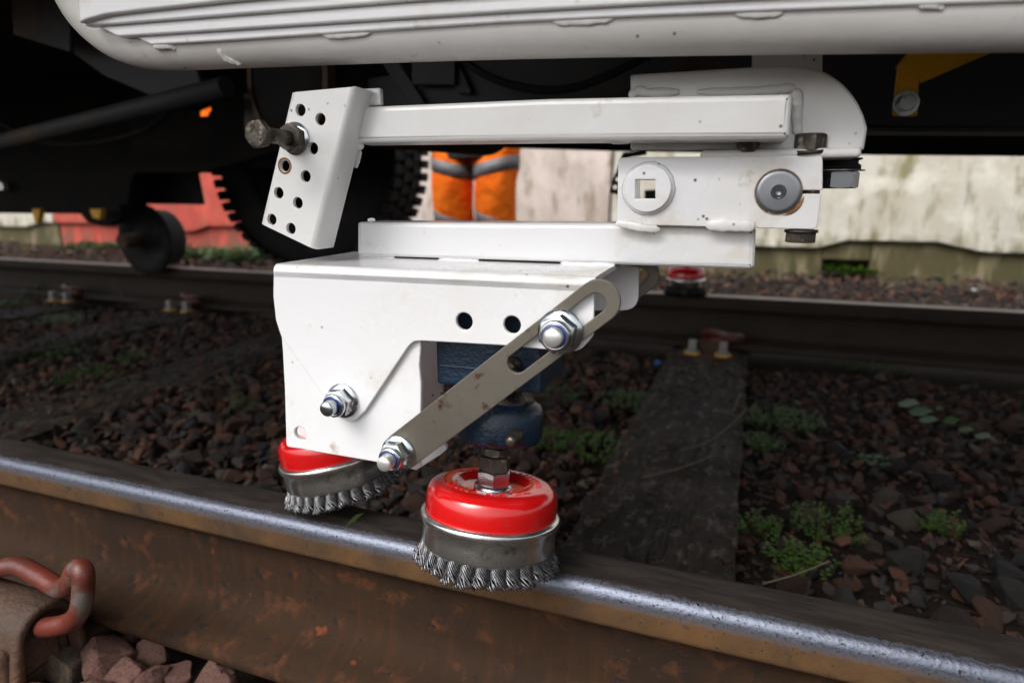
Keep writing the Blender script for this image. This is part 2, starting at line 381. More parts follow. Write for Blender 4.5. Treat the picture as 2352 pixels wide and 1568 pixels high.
def rail_profile(s):      # near half is s=+1 mirrored; (y, z) from near edge outward; s scales the head width
    hw = .0285
    def arc(cy, cz, r, a0, a1, n=6): return [(cy+r*cos(radians(a0+(a1-a0)*i/n)), cz+r*sin(radians(a0+(a1-a0)*i/n))) for i in range(n+1)]
    R = arc(hw-.013, -.013, .013, 90, 0) + [(hw+.0008, -.030)] + arc(hw-.004, -.034, .004, 0, -80, 3) + [(.014, -.046), (.010, -.056)] + \
        [(.0085, -.075), (.0085, -.105), (.011, -.120), (.020, -.131), (.040, -.139), (.068, -.144), (.070, -.147), (.070, -.155), (.068, -.157)]
    L = [(-y, z) for y, z in R][::-1]
    return [(0, .0012)] + R + L
def rail(x0, x1, Yc, m, label, group, top=None):
    pr = rail_profile(1); n = len(pr); k = 120; vs = []; fs = []
    for i in range(k+1):
        x = x0+(x1-x0)*i/k
        for (y, z) in pr: vs.append((x, Yc+y, z))
    for i in range(k):
        for j in range(n): l = (j+1) % n; fs.append([i*n+j, i*n+l, (i+1)*n+l, (i+1)*n+j])
    mb = MB(); mb.add(vs, fs, True); mb.f.append([j for j in range(n)]); mb.sm.append(False); mb.f.append([k*n+j for j in range(n)][::-1]); mb.sm.append(False)
    o = mb.build('rail', m, None, (0, Yc-.0285, 0)); tagm(o, label, 'rail')
    return o
NEARY, FARY = .4995, 2.125
rail(-6, 3.4, NEARY, RAILM, 'near rail with bright worn shoulder and rusty brown side below the wire brushes', None)
fr_ = rail(-7, 4.4, FARY, RAILF, 'far rusty rail with dull bright top running under the truck tyre', None)
mb = MB(); wbox(mb, -7, 4.4, FARY-.024, FARY+.024, .0008, .0032)
mb.build('running_band', RAILT, fr_)

SL = [(-2.94, 'wooden sleeper at the far left with grass beside it'), (-2.23, 'pale wooden sleeper second from the left with a moss edge'), (-1.52, 'dark wooden sleeper in the shade left of the brush unit'),
      (-.79, 'wooden sleeper buried in stones under the near left rail clip'), (-.105, 'broad cracked wooden sleeper right of the red brush')]
for i, (x, lab) in enumerate(SL):
    top = [-.172, -.166, -.178, -.235, -.163, -.168][i]
    mb = MB(); rnd = random.Random(i)
    nx, ny = 6, 60; vs = []; fs = []
    for a in range(nx+1):
        for b in range(ny+1):
            xx = -.115+.23*a/nx; yy = -.1+2.5*b/ny
            e = .004 if a in (0, nx) else 0
            vs.append((x+xx+ (rnd.uniform(-.003, .003) if a in (0, nx) else 0), yy, top-e-.004*noise.noise(Vector((xx*60, yy*3, i)))-.002*noise.noise(Vector((xx*20, yy*20, i)))))
    for a in range(nx):
        for b in range(ny): q = a*(ny+1)+b; fs.append([q, q+ny+1, q+ny+2, q+1])
    mb.add(vs, fs, True)
    for a in (0, nx):
        b0 = len(mb.v); side = []
        for b in range(ny+1): p = Vector(vs[a*(ny+1)+b]); mb.v += [p.copy(), Vector((p.x, p.y, -.3))]
        for b in range(ny): mb.f.append([b0+2*b, b0+2*b+1, b0+2*b+3, b0+2*b+2]); mb.sm.append(False)
    o = mb.build('wooden_sleeper', WOOD, None, (x, 1.1, -.2)); tagm(o, lab, 'sleeper', 'wooden sleepers under the track')

# ------------------------------------------------------------------ rail fastenings
def eclip(mb, c, s, r, fl=1, tilt=0):   # bent spring clip; c = centre, s = side of the rail (+1 far side of foot), built along the rail
    P = [(-.052*fl, 0, -.004), (-.01*fl, 0, 0), (.036*fl, 0, .004), (.062*fl, s*.022, .016), (.058*fl, s*.052, .028), (.026*fl, s*.062, .030), (-.008*fl, s*.046, .034),
         (-.030*fl, s*.022, .030), (-.046*fl, s*-.004, .018), (-.040*fl, s*-.026, .012), (-.014*fl, s*-.034, .010)]
    tube(mb, smoothpath([Vector(c)+Vector(p) for p in P], 7), r, 14)
def plate_base(x, yc, side, lab, clab, glab='cast baseplates under the far rail', front=False):
    t = thing('rail_baseplate', (x, yc, -.165), lab, 'baseplate', glab)
    mb = MB(); wbox(mb, x-.085, x+.085, yc-.17, yc+.17, -.166, -.1575)
    mb.build('plate', CASTI, t, bevel=.003)
    for s in (-1, 1):
        mb = MB(); sx = x+.0
        tube(mb, [(sx-.05, yc+s*.098, -.145), (sx+.05, yc+s*.098, -.145)], .022, 16)
        wbox(mb, sx-.05, sx+.05, yc+s*.098-.022, yc+s*.098+.022, -.158, -.147)
        mb.build('shoulder', CASTI, t)
    for s in (-1, 1):
        for dx in (-.045, .045):
            q = (x+dx, yc+s*.142, -.157)
            mb = MB(); cyl(mb, q, (q[0], q[1], q[2]+.010), .021, 20); a = mb.build('screw', SCREW, t, bevel=.002)
            mb = MB(); box(mb, (q[0], q[1], q[2]+.026), .024, .024, .032); mb.build('screw_head', SCREW, a, bevel=.003)
            mb = MB(); cyl(mb, (q[0], q[1], q[2]-.0005), (q[0], q[1], q[2]+.004), .0245, 20); mb.build('washer', YELLOW, a)
    return t
FB = ['baseplate under the far rail at the far left by the grass', 'baseplate under the far rail left of the white box', 'baseplate under the far rail hidden behind the white box',
      'baseplate under the far rail with two yellow washered screws', 'baseplate under the far rail at the right edge']
for (x, _), lab in zip([SL[0], SL[1], SL[2], SL[4]], FB):
    plate_base(x, FARY, -1, lab, '')
FC = ['rusty red spring clip on the far rail foot at the far left', 'rusty red spring clip on the far rail foot left of the white box', 'red spring clip on the far rail foot behind the white box',
      'dark red curled clip beside the yellow washered screws', 'red spring clip on the far rail at the right edge']
for (x, _), lab in zip([SL[0], SL[1], SL[2], SL[4]], FC):
    c0 = (x+.02, FARY-.098, -.128)
    mb = MB(); eclip(mb, (x+.03, FARY-.085, -.125), -1, .0105)
    o = mb.build('spring_clip', CLIP, None, c0); tagm(o, lab, 'rail clip', 'spring clips on the far rail')

# near left fastening, measured on the foot of the near rail
t = thing('rail_baseplate', tuple(wz(60, 1480, -.16)), 'rusty cast rail baseplate with hooded housing in the bottom left corner', 'baseplate')
bx = wz(95, 1450, -.12)
mb = MB(); wbox(mb, bx.x-.15, bx.x+.0, bx.y-.14, NEARY+.17, -.176, -.158); mb.build('plate', CASTI, t, bevel=.004)
mb = MB()
hc = wz(60, 1375, -.085)
hr = .033; hc = wz(112, 1450, -.118)
prof = [(-hr*1.25, -.165), (-hr*1.1, -.13)]+[(-hr*cos(a), -.118+hr*sin(a)) for a in [pi*k/12 for k in range(13)]]+[(hr*1.1, -.13), (hr*1.2, -.165)]
vs = []
for i, (x, k) in enumerate([(hc.x-.15, 1.04), (hc.x-.06, 1.02), (hc.x-.02, 1), (hc.x-.002, .97), (hc.x+.002, .9), (hc.x+.002, .70), (hc.x-.012, .62)]):
    for (y, z) in prof: vs.append((x, hc.y+y*k, -.118+(z+.118)*k if z > -.13 else z))
n = len(prof); fs = []
for i in range(6):
    for j in range(n-1): fs.append([i*n+j, (i+1)*n+j, (i+1)*n+j+1, i*n+j+1])
mb.add(vs, fs, True); mb.f.append([6*n+j for j in range(n)]); mb.sm.append(False)
mb.build('clip_housing', CASTI, t, bevel=.003)
mb = MB(); pp = wz(60, 1520, -.15)
wbox(mb, pp.x-.12, pp.x+.014, pp.y-.03, pp.y+.03, -.16, -.118); mb.build('shoulder', CASTI, t, bevel=.008, seg=3)
mb = MB()
P = [wz(-70, 1310, -.075), wz(0, 1303, -.068), wz(45, 1300, -.064), wz(95, 1325, -.066), wz(138, 1350, -.068), wz(160, 1338, -.052), wz(176, 1306, -.036), wz(190, 1312, -.034), wz(192, 1345, -.048),
     wz(186, 1395, -.070), wz(165, 1425, -.090), wz(130, 1437, -.100), wz(100, 1440, -.108)]
tube(mb, smoothpath(P, 8), .0098, 18)
o = mb.build('spring_clip', CLIP, None, tuple(P[4])); tagm(o, 'thick red primed spring clip curled over the near rail foot at bottom left', 'rail clip')
mb = MB(); a = wz(-60, 1425, -.10); b = wz(14, 1447, -.112); tube(mb, [a, a.lerp(b, .5), b], .0095, 16)
o = mb.build('spring_clip', CLIP, None, tuple(b)); tagm(o, 'sawn end of a red clip poking in at the left edge below the curled clip', 'rail clip')

# ------------------------------------------------------------------ stones
def hull_stone(seed, n=13, flat=.7):
    r = random.Random(seed); bm = bmesh.new()
    for _ in range(n):
        d = Vector((r.gauss(0, 1), r.gauss(0, 1), r.gauss(0, 1))).normalized()
        d = Vector((d.x*r.uniform(.85, 1.1), d.y*r.uniform(.6, .9), d.z*flat)); bm.verts.new(d*.5*r.uniform(.9, 1.05))
    res = bmesh.ops.convex_hull(bm, input=bm.verts)
    bmesh.ops.delete(bm, geom=[e for e in res['geom_interior'] if isinstance(e, bmesh.types.BMVert)], context='VERTS')
    return bm
def fine_stone(seed, n=15, flat=.75):
    bm = hull_stone(seed, n, flat)
    bmesh.ops.bevel(bm, geom=bm.edges[:], offset=.022, segments=1, affect='EDGES')
    return bm
HM = []
for s in range(14):
    bm = fine_stone(s, 12+s % 4, .6+.1*(s % 3)); bmesh.ops.subdivide_edges(bm, edges=[e for e in bm.edges if e.calc_length() > .2], cuts=1)
    for v in bm.verts: v.co *= 1+.10*noise.noise(v.co*5+Vector((s, 3, 0)))
    me = bpy.data.meshes.new('stone'); bm.to_mesh(me); bm.free(); me.materials.append(STONE); HM.append(me)
def in_sleeper(x, y, m=.03): return any(abs(x-c[0]) < .115+m for i, c in enumerate(SL) if i != 3)
def visible(x, y, z=-.17):
    d = Vector((x, y, z-H)); f = Vector((-sin(AZ)*cos(PITCH), cos(AZ)*cos(PITCH), -sin(PITCH))); dep = d.dot(f)
    if dep < .1: return None
    px = 1176+F*d.dot(Vector((cos(AZ), sin(AZ), 0)))/dep; py = 784-F*d.dot(Vector((-sin(AZ)*sin(PITCH), cos(AZ)*sin(PITCH), cos(PITCH))))/dep
    return px, py, dep
rs = random.Random(21); cand = []
placed = []
def free(x, y, r):
    return all((x-a)**2+(y-b)**2 > (.62*(r+c))**2 for a, b, c in placed)
tries = 0
while len(cand) < 270 and tries < 60000:
    tries += 1
    x = rs.uniform(-2.3, 1.2); y = rs.uniform(.58, 1.75)
    v = visible(x, y)
    if not v or not (-40 < v[0] < 2400 and 560 < v[1] < 1600): continue
    if in_sleeper(x, y): continue
    left = x < -.35
    d = rs.choice([.05, .055, .045, .06, .038, .07]) if left or y < 1.05 else rs.choice([.035, .03, .045, .026, .06])
    if v[2] > 1.7: continue
    if d*F/v[2] < 22: continue
    if not free(x, y, d/2*1.0): continue
    placed.append((x, y, d/2)); cand.append((x, y, d, 0))
def put_stone(x, y, z, d, me, rot=None, sc=None, m=None):
    o = bpy.data.objects.new('stone', me); COL.objects.link(o); o.parent = ballast; o.location = (x, y, z)
    o.rotation_euler = rot or (rs.uniform(-.5, .5), rs.uniform(-.5, .5), rs.uniform(0, 6.28))
    o.scale = sc or (d, d*rs.uniform(.85, 1.1), d*rs.uniform(.8, 1.05)); return o
for (x, y, d, _) in cand: put_stone(x, y, GZ+d*rs.uniform(.25, .42), d, rs.choice(HM))
# the large stones in front of the rail foot, bottom left
HM2 = []
for s in range(4):
    bm = fine_stone(100+s, 17, .8); bmesh.ops.triangulate(bm, faces=bm.faces[:]); bmesh.ops.subdivide_edges(bm, edges=bm.edges[:], cuts=2, use_grid_fill=True)
    for v in bm.verts: v.co *= 1+.10*noise.noise(v.co*4+Vector((s, 0, 0)))+.05*noise.noise(v.co*13+Vector((s, 5, 0)))
    me = bpy.data.meshes.new('stone'); bm.to_mesh(me); bm.free(); me.materials.append(NEARST); HM2.append(me)
ochm = HM2[3].copy(); ochm.materials.clear(); ochm.materials.append(OCHRE)
NEAR = [(250, 1510, .072, 0), (345, 1500, .045, 1), (250, 1570, .070, 2), (395, 1555, .050, 0), (465, 1560, .050, 2), (150, 1528, .060, 9), (330, 1590, .06, 1), (60, 1620, .06, 0), (520, 1575, .036, 1), (560, 1600, .04, 2),
        (190, 1620, .06, 1), (430, 1620, .05, 0), (300, 1440, .036, 2), (240, 1425, .03, 1), (640, 1600, .035, 0), (370, 1450, .035, 2), (520, 1540, .03, 0)]
for (px, py, d, k) in NEAR:
    p = wz(px, py, -.17); put_stone(p.x, p.y, -.172, d*1.1, ochm if k == 9 else HM2[k])
# named single stones between the rails
for (px, py, d, zz) in [(1865, 1165, .05, 0), (1545, 1045, .040, .045), (1850, 1010, .07, 0), (2085, 1270, .075, 0), (2215, 1330, .06, 0), (950, 1145, .06, .0), (985, 1175, .05, .005), (1310, 1160, .045, 0), (1300, 1070, .035, 0)]:
    p = wz(px, py, -.165); put_stone(p.x, p.y, -.19+zz*.8+d*.15, d, rs.choice(HM))
# smaller chippings: one part, thousands of facetted pieces
proto = []
for s in range(16):
    bm = hull_stone(300+s, 8+s % 3, .65); bm.verts.index_update()
    proto.append(([v.co.copy() for v in bm.verts], [[v.index for v in f.verts] for f in bm.faces])); bm.free()
VS = []; FS = []; TT = []
def chip(x, y, z, d):
    vs, fs = rs.choice(proto); b = len(VS); th = rs.uniform(0, 6.28); c, s = cos(th), sin(th); tx = rs.uniform(-.5, .5); t = rs.random()
    for p in vs:
        q = p*d; VS.append((x+q.x*c-q.y*s, y+q.x*s+q.y*c, z+q.z+q.x*tx)); TT.append(t)
    for f in fs: FS.append([i+b for i in f])
def edge_z(x, y): return GZ + .018*noise.noise(Vector((x*2.3, y*2.3, 0)))
for _ in range(26000):
    y = .56+(rs.random()**1.0)*1.45; x = rs.uniform(-3.6, 1.5)
    v = visible(x, y)
    if not v or not (-60 < v[0] < 2420 and v[1] < 1600): continue
    if in_sleeper(x, y, -.012) and rs.random() < ((.93 if abs(x+.105) < .08 and y < 1.5 else .55) if x > -1 else .72): continue
    d = rs.choice([.009, .012, .014, .016, .02, .026, .034]) if x > -.3 else rs.choice([.014, .02, .03, .036, .045])
    on = in_sleeper(x, y, 0)
    chip(x, y, -.16 if on else edge_z(x, y)+d*rs.uniform(.1, .5)+.004, d*(.6 if on else 1))
for _ in range(9000):                # beyond the far rail
    y = rs.uniform(2.2, 4.4); x = rs.uniform(-7.2, 3.2)
    v = visible(x, y)
    if not v or not (-60 < v[0] < 2420): continue
    d = rs.choice([.022, .03, .04, .05]); chip(x, y, edge_z(x, y)+d*rs.uniform(.1, .5)+.03, d)
for _ in range(1500):                # near side of the near rail
    y = rs.uniform(.12, .42); x = rs.uniform(-1.0, .1)
    v = visible(x, y)
    if not v or not (-200 < v[0] < 2420): continue
    d = rs.choice([.02, .03, .035]); chip(x, y, GZ+d*.3, d)
me = bpy.data.meshes.new('chippings'); me.from_pydata(VS, [], FS); me.update()
at = me.attributes.new('tint', 'FLOAT', 'POINT'); at.data.foreach_set('value', TT); me.materials.append(STONEA)
o = bpy.data.objects.new('chippings', me); COL.objects.link(o); o.parent = ballast; o['kind'] = 'stuff'

# ------------------------------------------------------------------ barriers beyond the track
def barrier(x0, x1, Y, m, lab, ztop=.95, pocket=None):
    t = thing('concrete_barrier', ((x0+x1)/2, Y, -.2), lab, 'barrier', 'concrete barriers beyond the track')
    prof = [(0, -.22), (0, -.035), (.02, -.015), (.06, .0)]
    mb = MB()
    # upper body with a scalloped lower lip
    k = max(8, int((x1-x0)/.04)); vs = []; fs = []
    lip = [-.01+.05*min(1, max(0, noise.noise(Vector((i*.06, x0, 1)))*3+.5))+.006*noise.noise(Vector((i*.9, x0, 5))) for i in range(k+1)]
    P = [(.035, 0), (.0, .012), (.0, .05), (.02, .30), (.07, .75), (.10, ztop), (.30, ztop), (.44, .0)]
    for i in range(k+1):
        x = x0+(x1-x0)*i/k
        for j, (y, z) in enumerate(P): vs.append((x, Y+y, z if j > 2 else z+lip[i]))
    n = len(P)
    for i in range(k):
        for j in range(n-1): fs.append([i*n+j, (i+1)*n+j, (i+1)*n+j+1, i*n+j+1])
    mb.add(vs, fs, False); mb.f.append(list(range(n))[::-1]); mb.sm.append(False); mb.f.append([k*n+j for j in range(n)]); mb.sm.append(False)
    mb.build('body', m, t)
    mb = MB(); segs = [(x0, x1)]
    if pocket: segs = [(x0, pocket[0]), (pocket[1], x1)]
    for a, b in segs: wbox(mb, a, b, Y+.045, Y+.40, -.24, .06)
    if pocket: wbox(mb, pocket[0], pocket[1], Y+.045, Y+.40, -.075, .06); wbox(mb, pocket[0], pocket[1], Y+.30, Y+.40, -.24, -.076)
    mb.build('plinth', m if m is BAR_R else PLINTH, t, bevel=.012)
    return t
WY = 4.32
xa = wy(130, 540, WY).x; xb = wy(560, 540, WY).x; xc = wy(1395, 540, WY).x; xp0 = wy(1888, 620, WY).x; xp1 = wy(2000, 620, WY).x
barrier(xa-2.5, xa-.02, WY, BAR_W, 'streaky white concrete barrier at the far left beside the red one')
barrier(xa, xb, WY, BAR_R, 'faded red concrete barrier beyond the left tyre')
barrier(xb+.02, xc, WY, BAR_P, 'pinkish white concrete barrier behind the person in orange trousers')
barrier(xc+.02, xc+2.6, WY, BAR_W, 'mossy white concrete barrier with a dark pocket in its foot', pocket=(xp0, xp1))
barrier(xc+2.62, xc+5.2, WY, BAR_W, 'white concrete barrier past the right edge of the view')

# ------------------------------------------------------------------ truck
T = thing('road_rail_truck', tuple(V(-.9, 1.35, 0)), 'road rail truck seen from below with white side guard and black chassis over the track', 'truck')
# bent guard tube and planks
y = .452
P = [(150, -260), (152, -150), (166, -62), (196, 8), (246, 62), (306, 92), (392, 101), (562, 93), (850, 78), (1148, 64), (1450, 53), (1732, 44), (2050, 36), (2420, 27), (3000, 15), (3900, -8)]
mb = MB(); tube(mb, smoothpath([VP(a, b, y) for a, b in P], 6), .0205, 20); tb = mb.build('guard_tube', WHITE2, T)
def plank(top, bot, y0, th, name='guard_plank'):
    pts = [vy(a, b, y0) for a, b in top]+[vy(a, b, y0) for a, b in bot[::-1]]
    mb = MB(); v, f = splate(pts, [], y0, th, .0014); mb.add(v, f)
    o = mb.build(name, WHITE, T); return o
L1 = [(182, 52), (200, 44), (240, 33), (330, 22), (537, 0), (900, -32), (1500, -76), (2500, -138), (3900, -225)]
L2 = [(195, 60), (420, 42), (700, 20), (957, 0), (1500, -36), (2500, -92), (3900, -170)]
L3 = [(271, 84), (500, 69), (800, 49), (1148, 27), (1500, 7), (1900, -13), (2500, -40), (3900, -100)]
L4 = [(347, 103), (500, 94), (800, 74), (1148, 51), (1500, 35), (1900, 19), (2500, -3), (3900, -55)]
up = lambda L, d: [(a, b-d) for a, b in L]
plank([(170, -160), (3900, -560)], L1, 0.412, .010)
plank(up(L2, 50)[0:0]+[(184, 40)]+up(L2, 46)[1:], L2, 0.418, .009)
plank([(200, 50)]+up(L3, 46)[1:], L3, 0.423, .009)
plank([(275, 70)]+up(L4, 46)[1:], L4, 0.428, .009)
bead('weld', [VP(352, 106, 0.430), VP(385, 104, 0.431), VP(405, 112, 0.434)], .003, tb, WHITE2, 1)
bead('weld', [VP(742, 80, 0.431), VP(800, 79, 0.431), VP(850, 73, 0.431)], .0026, tb, WHITE2, 2)
bead('weld', [VP(500, 112, 0.434), VP(520, 135, 0.438), VP(555, 146, 0.444)], .0026, tb, WHITE2, 3)
bead('weld', [VP(1270, 47, 0.431), VP(1330, 49, 0.431), VP(1410, 42, 0.431)], .0026, tb, WHITE2, 4)
bead('weld', [VP(1690, 29, 0.431), VP(1750, 32, 0.431), VP(1800, 26, 0.431)], .0026, tb, WHITE2, 5)
bead('weld', [VP(2110, 13, 0.430), VP(2140, 10, 0.430), VP(2170, 15, 0.431)], .0026, tb, WHITE2, 6)
# body above, out of the picture but shading the track
mb = MB(); vbox(mb, -5.5, 2.6, .0, 2.02, .80, .98); mb.build('load_bed', CHASSIS, T, bevel=.01)
mb = MB(); vbox(mb, -.48, 2.6, .475, .50, .46, .80); mb.build('side_panel', WHITE2, T, bevel=.004)
mb = MB(); vbox(mb, -5.4, 2.5, .52, 1.45, .66, .72); mb.build('floor', DARK, T)
# chassis members
def pbox(name, a, b, y0, th, m, bev=.004, par=None):   # upright-plane box given two picture corners measured at y0
    x0, z0 = vy(a[0], a[1], y0); x1, z1 = vy(b[0], b[1], y0); mb = MB(); vbox(mb, min(x0, x1), max(x0, x1), y0, y0+th, min(z0, z1), max(z0, z1))
    return mb.build(name, m, par or T, bevel=bev)
def ppoly(name, pts, y0, th, m, par=None, bev=.002, rad=.004, holes=()):
    return plate(name, pts, holes, y0, th, m, par or T, bev, rad)
ppoly('chassis_beam', [(560, 215), (1000, 160), (1000, -120), (2560, -220), (2560, 298), (1960, 290), (1440, 282), (560, 300)], 1.0, .05, CHASSIS)
ppoly('chassis_flange', [(1400, 290), (2560, 294), (2560, 303), (1400, 300)], .985, .07, CHASSIS)
ppoly('inner_beam', [(380, 150), (2700, 150), (2700, 358), (1960, 352), (1440, 345), (950, 331), (700, 331), (460, 396), (300, 396), (300, 150)], 1.5, .06, DARK, holes=[[vy(*q, 1.5) for q in ((424, 250), (446, 241), (478, 236), (484, 252), (476, 266), (425, 271))]])
ppoly('stiffener', [(860, 120), (900, 120), (985, 250), (945, 250)], .985, .012, CHASSIS)
ppoly('stiffener', [(1005, 120), (1040, 120), (1085, 215), (1050, 215)], .985, .012, CHASSIS)
ppoly('cover_plate', [(945, 130), (1045, 130), (1045, 195), (945, 195)], .975, .008, CHASSIS)
ppoly('hanger_plate', [(200, 60), (420, 60), (460, 190), (395, 240), (240, 175), (150, 110)], .95, .01, CHASSIS)
ppoly('hanger_plate', [(20, -80), (160, -80), (160, 120), (30, 80)], .90, .01, CHASSIS)
# rod and air tank
mb = MB(); a = VP(-160, 366, 1.05); b = VP(520, 199, .92); tube(mb, [a, a.lerp(b, .5), b], .0165, 16); mb.build('drag_rod', CHASSIS, T)
c = VP(640, 200, .95); ax = V(1, 0.35, 0)-V(0, 0, 0)
mb = MB(); c0 = VP(640, 178, .93); axn = (V(.30, 1, .0)-V(0, 0, 0)).normalized()
lathe(mb, c0, axn, [(.0, .004), (.05, .0), (.088, .012), (.098, .03), (.098, .55), (.0, .56)], 40); tk = mb.build('air_tank', DARK, T)
mb = MB(); lathe(mb, c0, axn, [(.094, .012), (.106, .012), (.106, .028), (.094, .028)], 48, False); mb.build('rim', CASTI, tk)
# wheel gear at the left
ppoly('rail_gear_frame', [(-200, 100), (300, 100), (320, 380), (300, 420), (290, 492), (-200, 488)], 1.72, .08, DARK)
ppoly('rail_gear_cover', [(185, 470), (275, 470), (275, 505), (235, 520), (200, 510), (185, 492)], 1.66, .05, DARK)
ppoly('mudflap', [(300, 395), (452, 395), (466, 470), (300, 468)], 1.9, .012, BLACKR)
ppoly('gear_tab', [(72, 480), (92, 480), (86, 512), (80, 512)], 1.70, .02, YELLOW)
ppoly('gear_tab', [(205, 480), (232, 480), (228, 505), (212, 500)], 1.60, .02, YELLOW)
ppoly('marker_lamp', [(-12, 412), (4, 420), (8, 436), (-12, 440)], 1.68, .02, STUD)
# small rail wheel
rw = wy(345, 538, 2.02); rw.y = 2.06
mb = MB(); ay = Vector((0, 1, 0)); r = .125
rw = Vector((wy(340, 540, 2.06).x, 2.05, .128))
lathe(mb, rw-ay*.015, ay, [(0, .0), (.03, -.02), (.04, .0), (.085, .012), (.10, .0), (.147, .0), (.150, .01), (.138, .026), (.126, .03), (.122, .11), (0, .11)], 56)
mb.build('rail_wheel', BLACKR, T)
mb = MB(); cyl(mb, rw-ay*.12, rw+ay*.0, .03, 20); mb.build('stub_axle', CASTI, T)
# big tyre
tc_ = Vector((wy(688, 430, 2.0).x, 2.0, .45)); R = .415
mb = MB(); Wd = .245
lathe(mb, tc_, ay, [(.24, .03), (.25, .0), (.30, -.004), (.36, .006), (.39, .02), (R-.016, .04), (R-.014, Wd-.04), (.39, Wd-.02), (.30, Wd), (.24, Wd-.03), (.24, .03)], 90)
ty = mb.build('tyre', BLACKR, T)
mb = MB()
for i in range(54):
    for s in range(4):
        th = 2*pi*(i+(.5 if s % 2 else 0))/54; d = Vector((cos(th), 0, sin(th))); tt = Vector((-sin(th), 0, cos(th)))
        Rm = Matrix((tt, ay, d)).transposed()
        box(mb, tc_+d*(R-.014)+ay*(.022+s*.064), .030, .052, .022, Rm)
mb.build('tread', BLACKR, ty)
mb = MB(); lathe(mb, tc_, ay, [(0, .05), (.07, .045), (.09, .07), (.17, .09), (.20, .06), (.225, .035), (.242, .028)], 60); mb.build('wheel_disc', DARK, T)
mb = MB(); vbox(mb, tc_.x-.12, tc_.x+.12, 1.75, 2.1, .40, .54); mb.build('axle', DARK, T)
mb = MB(); tube(mb, smoothpath([VP(980, 60, .93), VP(1120, 175, .93), VP(1300, 205, .94), VP(1500, 120, .95), VP(1600, 20, .95)], 8), .006, 10); mb.build('hose', BLACKR, T)
mb = MB(); tube(mb, smoothpath([VP(-60, 250, 1.3), VP(120, 330, 1.3), VP(330, 300, 1.3), VP(450, 180, 1.3)], 8), .008, 10); mb.build('hose', DARK, T)
# white post, yellow bracket, small perforated strap
ppoly('white_post', [(1731, 40), (1891, 30), (1889, 200), (1727, 200)], .575, .03, WHITE2)
ppoly('yellow_leg', [(2062, 150), (2114, 120), (2108, 268), (2050, 266)], .90, .006, YELLOW)
mb = MB(); a0 = [VP(2062, 150, .899), VP(2140, 60, .86), VP(2400, 30, .74), VP(2352, 88, .74), VP(2118, 190, .895)]
off = V(0, .02, 0)
vs = [p for p in a0]+[p+off for p in a0]; mb.add(vs, [[0, 4, 3, 2, 1], [5, 6, 7, 8, 9]]+[[i, (i+1) % 5, (i+1) % 5+5, i+5] for i in range(5)])
ya = mb.build('yellow_arm', YELLOW, T, bevel=.002)
def washer_bolt(px, py, y0, rw_, rh, parent, name='bolt'):
    p = VP(px, py, y0); d = V(0, -1, 0)
    mb = MB(); cyl(mb, p, p+d*.002, rw_, 28); w_ = mb.build('washer', ZINC, parent)
    mb = MB(); hexa(mb, p+d*.002, d, rh, .008); mb.build(name, ZINC, parent)
washer_bolt(2080, 238, .899, .0140, .0085, T)
mb = MB(); hexa(mb, VP(2238, 96, .78), V(.5, -.8, -.2), .008, .01); mb.build('bolt', DSTEEL, T)
ppoly('perforated_strap', [(1430, 350), (1485, 348), (1485, 356), (1442, 362), (1420, 448), (1398, 442)], 1.3, .006, CHASSIS, holes=[circ(*vy(1412, 430, 1.3), .0045, 12), circ(*vy(1418, 412, 1.3), .004, 12)])
ppoly('cross_pipe', [(1480, 436), (1530, 436), (1530, 470), (1480, 470)], 1.6, .02, CHASSIS)

# ------------------------------------------------------------------ fasteners
D = (V(0, -1, 0)).normalized()
def locknut(parent, px, py, y0, k, stud_len=.012, bright=True, L='stud'):
    p = VP(px, py, y0)
    mb = MB(); lathe(mb, p, D, [(0.004*k, 0), (.0162*k, 0), (.0166*k, .0006*k), (.0162*k, .0024*k), (.006*k, .0026*k)], 40); wsh = mb.build('washer', ZINC, parent)
    q = p+D*.0026*k
    mb = MB(); hexa(mb, q, D, .0118*k, .0112*k, phase=random.uniform(0, 1)); 
    lathe(mb, q, D, [(.0112*k, .0105*k), (.0112*k, .0135*k), (.0104*k, .0152*k), (.0088*k, .0158*k), (.0080*k, .0150*k)], 40)
    nt_ = mb.build('lock_nut', ZINC, parent)
    mb = MB(); lathe(mb, q, D, [(.0086*k, .0140*k), (.0084*k, .0154*k), (.0068*k, .0154*k), (.0066*k, .0120*k)], 36); mb.build('nylon_ring', NYLON, nt_)
    mb = MB(); r = .0070*k; L0 = .0125*k; pr = [(0.001, 0), (r, 0)]; n = int(stud_len/.0012)+4
    for i in range(n): z = L0+i*.0012; pr += [(r*.93, z), (r, z+.0006)]
    zt = L0+n*.0012; pr += [(r*.95, zt), (r*.80, zt+.0012), (0.0001, zt+.0010)]
    lathe(mb, q, D, pr, 32); mb.build('stud', STUD if bright else ZINC, parent)
def nipple(parent, p, d=None, s=1):
    d = d or D; mb = MB(); lathe(mb, p, d, [(.0045*s, 0), (.0045*s, .004*s), (.0028*s, .005*s), (.0034*s, .008*s), (.0036*s, .010*s), (.0022*s, .012*s), (0.0001, .0118*s)], 20); mb.build('grease_nipple', DSTEEL, parent)
def hexbolt(parent, p, d, a, h, name='bolt_head', m=None, wr=0, phase=.2):
    mb = MB(); hexa(mb, Vector(p), d, a, h, phase=phase, both=True); o = mb.build(name, m or DSTEEL, parent)
    if wr: mb = MB(); cyl(mb, Vector(p)-Vector(d).normalized()*.002, Vector(p), wr, 32); mb.build('washer', m or DSTEEL, parent)
    return o

D0 = V(0, -1, 0)
